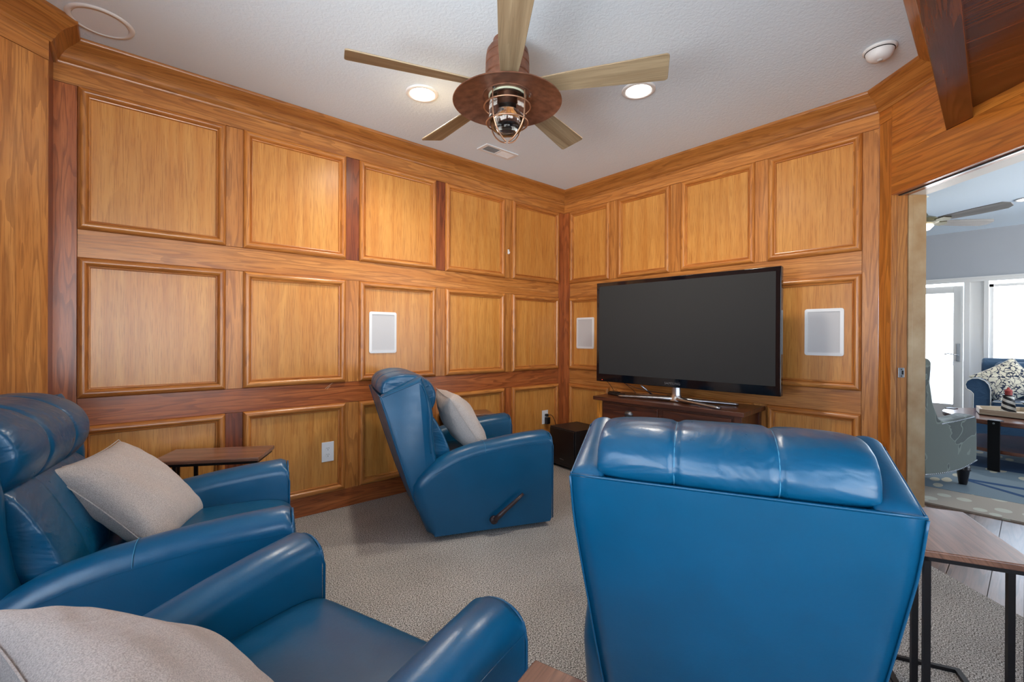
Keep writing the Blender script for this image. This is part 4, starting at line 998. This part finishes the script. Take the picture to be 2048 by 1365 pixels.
# coffee table
ct = empty('coffee_table', (6.38, .08, .0108), 0, 'round two-tier wooden coffee table with black strap legs', 'coffee table')
o = link('tabletop', lathe([(0, .44), (.555, .44), (.56, .435), (.56, .405), (.555, .40), (0, .40)], 64), M_coffee, ct, auto=40); grain(o, (0, 1, 0))
o = link('lower_shelf', lathe([(0, .18), (.52, .18), (.52, .15), (0, .15)], 64), M_coffee, ct, auto=40); grain(o, (0, 1, 0))
for k in range(4):
    a = R(162+90*k); T = Matrix.Rotation(a, 4, 'Z')
    bm = bmesh.new(); box(bm, .561, .573, -.040, .040, 0, .445, T=T); box(bm, .50, .573, -.040, .040, .4405, .447, T=T); o = link('leg', bm, M_metal, ct)
    link('bolt', lathe([(0, .006), (.006, .005), (.009, 0)], 10, T=T @ Matrix.Translation((.574, 0, .42)) @ Matrix.Rotation(PI/2, 4, 'Y')), M_chrome, o)
tr = empty('tray', (6.42, .08, .4578), R(8), 'pale whitewashed wooden tray on the coffee table', 'tray')
hexo = [(.36*math.cos(R(60*i))*.8, .36*math.sin(R(60*i))) for i in range(6)]; hexi = [(a*.93, b*.93) for a, b in hexo]
bm = bmesh.new(); prism(bm, hexo, 0.001, .012); o = link('tray_base', bm, M_tray, tr); grain(o, (0, 1, 0))
for i in range(6):
    p, q, r_, s_ = hexo[i], hexo[(i+1) % 6], hexi[(i+1) % 6], hexi[i]
    bm = bmesh.new(); prism(bm, [p, q, r_, s_], .012, .05); o = link('tray_side', bm, M_tray, tr); grain(o, (q[0]-p[0], q[1]-p[1], 0))
lh = empty('lighthouse_figurine', (6.36, .185, .4705), 0, 'black and white spiral striped lighthouse figurine with red top in the tray', 'figurine')
def stripe():
    m, nt, b = newmat('spiral_stripes'); L = nt.links
    tc = nd(nt, 'ShaderNodeTexCoord'); sp_ = nd(nt, 'ShaderNodeSeparateXYZ'); L.new(tc.outputs['Object'], sp_.inputs[0])
    at = nd(nt, 'ShaderNodeMath', operation='ARCTAN2'); L.new(sp_.outputs[1], at.inputs[0]); L.new(sp_.outputs[0], at.inputs[1])
    dv = nd(nt, 'ShaderNodeMath', operation='DIVIDE'); dv.inputs[1].default_value = 2*PI/2; L.new(at.outputs[0], dv.inputs[0])
    mz = nd(nt, 'ShaderNodeMath', operation='MULTIPLY'); mz.inputs[1].default_value = 19; L.new(sp_.outputs[2], mz.inputs[0])
    ad = nd(nt, 'ShaderNodeMath', operation='ADD'); L.new(dv.outputs[0], ad.inputs[0]); L.new(mz.outputs[0], ad.inputs[1])
    fr = nd(nt, 'ShaderNodeMath', operation='FRACT'); L.new(ad.outputs[0], fr.inputs[0]); gt = nd(nt, 'ShaderNodeMath', operation='GREATER_THAN'); gt.inputs[1].default_value = .5; L.new(fr.outputs[0], gt.inputs[0])
    mx = nd(nt, 'ShaderNodeMix', data_type='RGBA'); mx.inputs[6].default_value = lin(226, 222, 214); mx.inputs[7].default_value = lin(26, 26, 30); L.new(gt.outputs[0], mx.inputs[0]); L.new(mx.outputs[2], b.inputs['Base Color'])
    return m
link('tower', lathe([(0, 0), (.060, 0), (.060, .01), (.053, .015), (.036, .168), (0, .168)], 28), stripe(), lh, auto=40)
link('gallery', lathe([(0, .168), (.042, .168), (.042, .178), (0, .178)], 28), M_black, lh, auto=30)
link('lantern_room', lathe([(0, .178), (.026, .178), (.026, .215), (.032, .217), (.012, .236), (.006, .25), (0, .252)], 20), M_redplastic, lh, auto=30)
bw = empty('planter_bowl', (6.33, -.04, .4705), 0, 'slate grey bowl of green succulents in the tray', 'bowl')
link('bowl', lathe([(0, 0), (.05, 0), (.08, .03), (.13, .10), (.15, .125), (.142, .125), (.12, .10), (.0, .095)], 32), M_bowl, bw, smooth=True)
rs = random.Random(5)
for k, (x, y, r0) in enumerate(((0, 0, .05), (.06, .05, .042), (-.065, .04, .04), (.05, -.06, .042), (-.05, -.06, .04), (-.005, .09, .036))):
    bm = bmesh.new()
    for ring in range(3):
        for i in range(8-ring):
            a = 2*PI*i/(8-ring)+ring*.4; el = R(15+28*ring); d = Vector((math.cos(a)*math.cos(el), math.sin(a)*math.cos(el), math.sin(el)))
            l_ = r0*(1-.15*ring); tube([Vector((x, y, .10))+d*.004, Vector((x, y, .10))+d*l_*.6, Vector((x, y, .10))+d*l_], [.004, .010, .002], 6, bm=bm)
    link('succulent', bm, M_succ, bw, smooth=True)
# shelf decor
tag(link('wood_box', bx(6.05, 6.25, -.18, .06, .192, .255), M_coffee), 'low reddish wooden box on the lower shelf of the coffee table', 'box')

# rug
def rugmat():
    m, nt, b = newmat('coastal_rug'); L = nt.links
    tc = nd(nt, 'ShaderNodeTexCoord'); mp = nd(nt, 'ShaderNodeMapping'); mp.inputs['Scale'].default_value = (7, 8, 1); mp.inputs['Rotation'].default_value = (0, 0, .3); L.new(tc.outputs['Object'], mp.inputs[0])
    vo = nd(nt, 'ShaderNodeTexVoronoi'); vo.inputs['Scale'].default_value = 1; L.new(mp.outputs[0], vo.inputs['Vector'])
    lt_ = nd(nt, 'ShaderNodeMath', operation='LESS_THAN'); lt_.inputs[1].default_value = .34; L.new(vo.outputs['Distance'], lt_.inputs[0])
    mx = nd(nt, 'ShaderNodeMix', data_type='RGBA'); mx.inputs[6].default_value = lin(172, 160, 146); mx.inputs[7].default_value = lin(196, 194, 178); L.new(lt_.outputs[0], mx.inputs[0]); L.new(mx.outputs[2], b.inputs['Base Color'])
    b.inputs['Roughness'].default_value = .95
    bp = nd(nt, 'ShaderNodeBump'); bp.inputs['Strength'].default_value = .4; bp.inputs['Distance'].default_value = .01; L.new(lt_.outputs[0], bp.inputs['Height']); L.new(bp.outputs[0], b.inputs['Normal'])
    return m
def rugblue():
    m, nt, b = newmat('blue_rug_field'); L = nt.links
    tc = nd(nt, 'ShaderNodeTexCoord'); mp = nd(nt, 'ShaderNodeMapping'); mp.inputs['Scale'].default_value = (4, 9, 1); L.new(tc.outputs['Object'], mp.inputs[0])
    vo = nd(nt, 'ShaderNodeTexVoronoi'); vo.inputs['Scale'].default_value = 1; L.new(mp.outputs[0], vo.inputs['Vector'])
    lt_ = nd(nt, 'ShaderNodeMath', operation='LESS_THAN'); lt_.inputs[1].default_value = .3; L.new(vo.outputs['Distance'], lt_.inputs[0])
    mx = nd(nt, 'ShaderNodeMix', data_type='RGBA'); mx.inputs[6].default_value = lin(118, 134, 144); mx.inputs[7].default_value = lin(198, 190, 168); L.new(lt_.outputs[0], mx.inputs[0]); L.new(mx.outputs[2], b.inputs['Base Color'])
    b.inputs['Roughness'].default_value = .95; return m
M_rugnavy = flat('navy_rug_band', lin(30, 70, 112), .95)
bm = bmesh.new(); box(bm, 4.37, 7.9, -1.9, 1.9, -.0035, .008)
box(bm, 4.84, 7.8, -1.8, 1.75, .0081, .0095, mi=1)
prism(bm, [(5.30, .42), (5.36, .44), (5.36, -.9), (5.28, -.9)], .0097, .0105, mi=2)
prism(bm, [(5.36, .44), (5.30, .42), (4.92, -.10), (4.98, -.12)], .0097, .0105, mi=2)
prism(bm, [(5.95, .50), (6.5, .50), (6.3, -.3), (5.9, -.3)], .0097, .0105, mi=2)
tag(link('area_rug', bm, [rugmat(), rugblue(), M_rugnavy]), 'beige and blue coastal patterned rug on the plank floor', 'rug')
# far fan
ff = empty('ceiling_fan', (6.17, .79, 2.36), 0, 'bronze ceiling fan with weathered grey blades in the far living room', 'ceiling fan')
M_bronze = flat('antique_brass', lin(120, 112, 84), .35, .8)
link('downrod', lathe([(0, ZC-2.36), (.06, ZC-2.36), (.05, .27), (.015, .25), (.015, .12), (0, .12)], 20), M_bronze, ff, auto=40)
link('motor_housing', lathe([(.02, .13), (.04, .10), (.06, .06), (.12, .035), (.14, .02), (.14, -.01), (.10, -.03), (0, -.035)], 32), M_bronze, ff, auto=40)
link('light_bowl', lathe([(.09, -.03), (.10, -.045), (.07, -.08), (0, -.095)], 28), emitm('lit_bowl', (1, .95, .88, 1), 3), ff, smooth=True)
for k in range(5):
    a = R(-114+72*k); T = Matrix.Rotation(a, 4, 'Z') @ Matrix.Rotation(R(-14), 4, 'X')
    bm = bmesh.new(); prism(bm, [(.17, -.045), (.45, -.066), (.66, -.070), (.70, -.030), (.69, .03), (.64, .064), (.45, .066), (.17, .045)], -.004, .004)
    o = link('blade', bm, M_greyblade, ff); grain(o, (1, 0, 0)); o.matrix_local = T
    bm = bmesh.new(); prism(bm, [(.10, -.02), (.22, -.045), (.26, 0), (.22, .045), (.10, .02)], -.012, -.0045); link('blade_iron', bm, M_bronze, o)
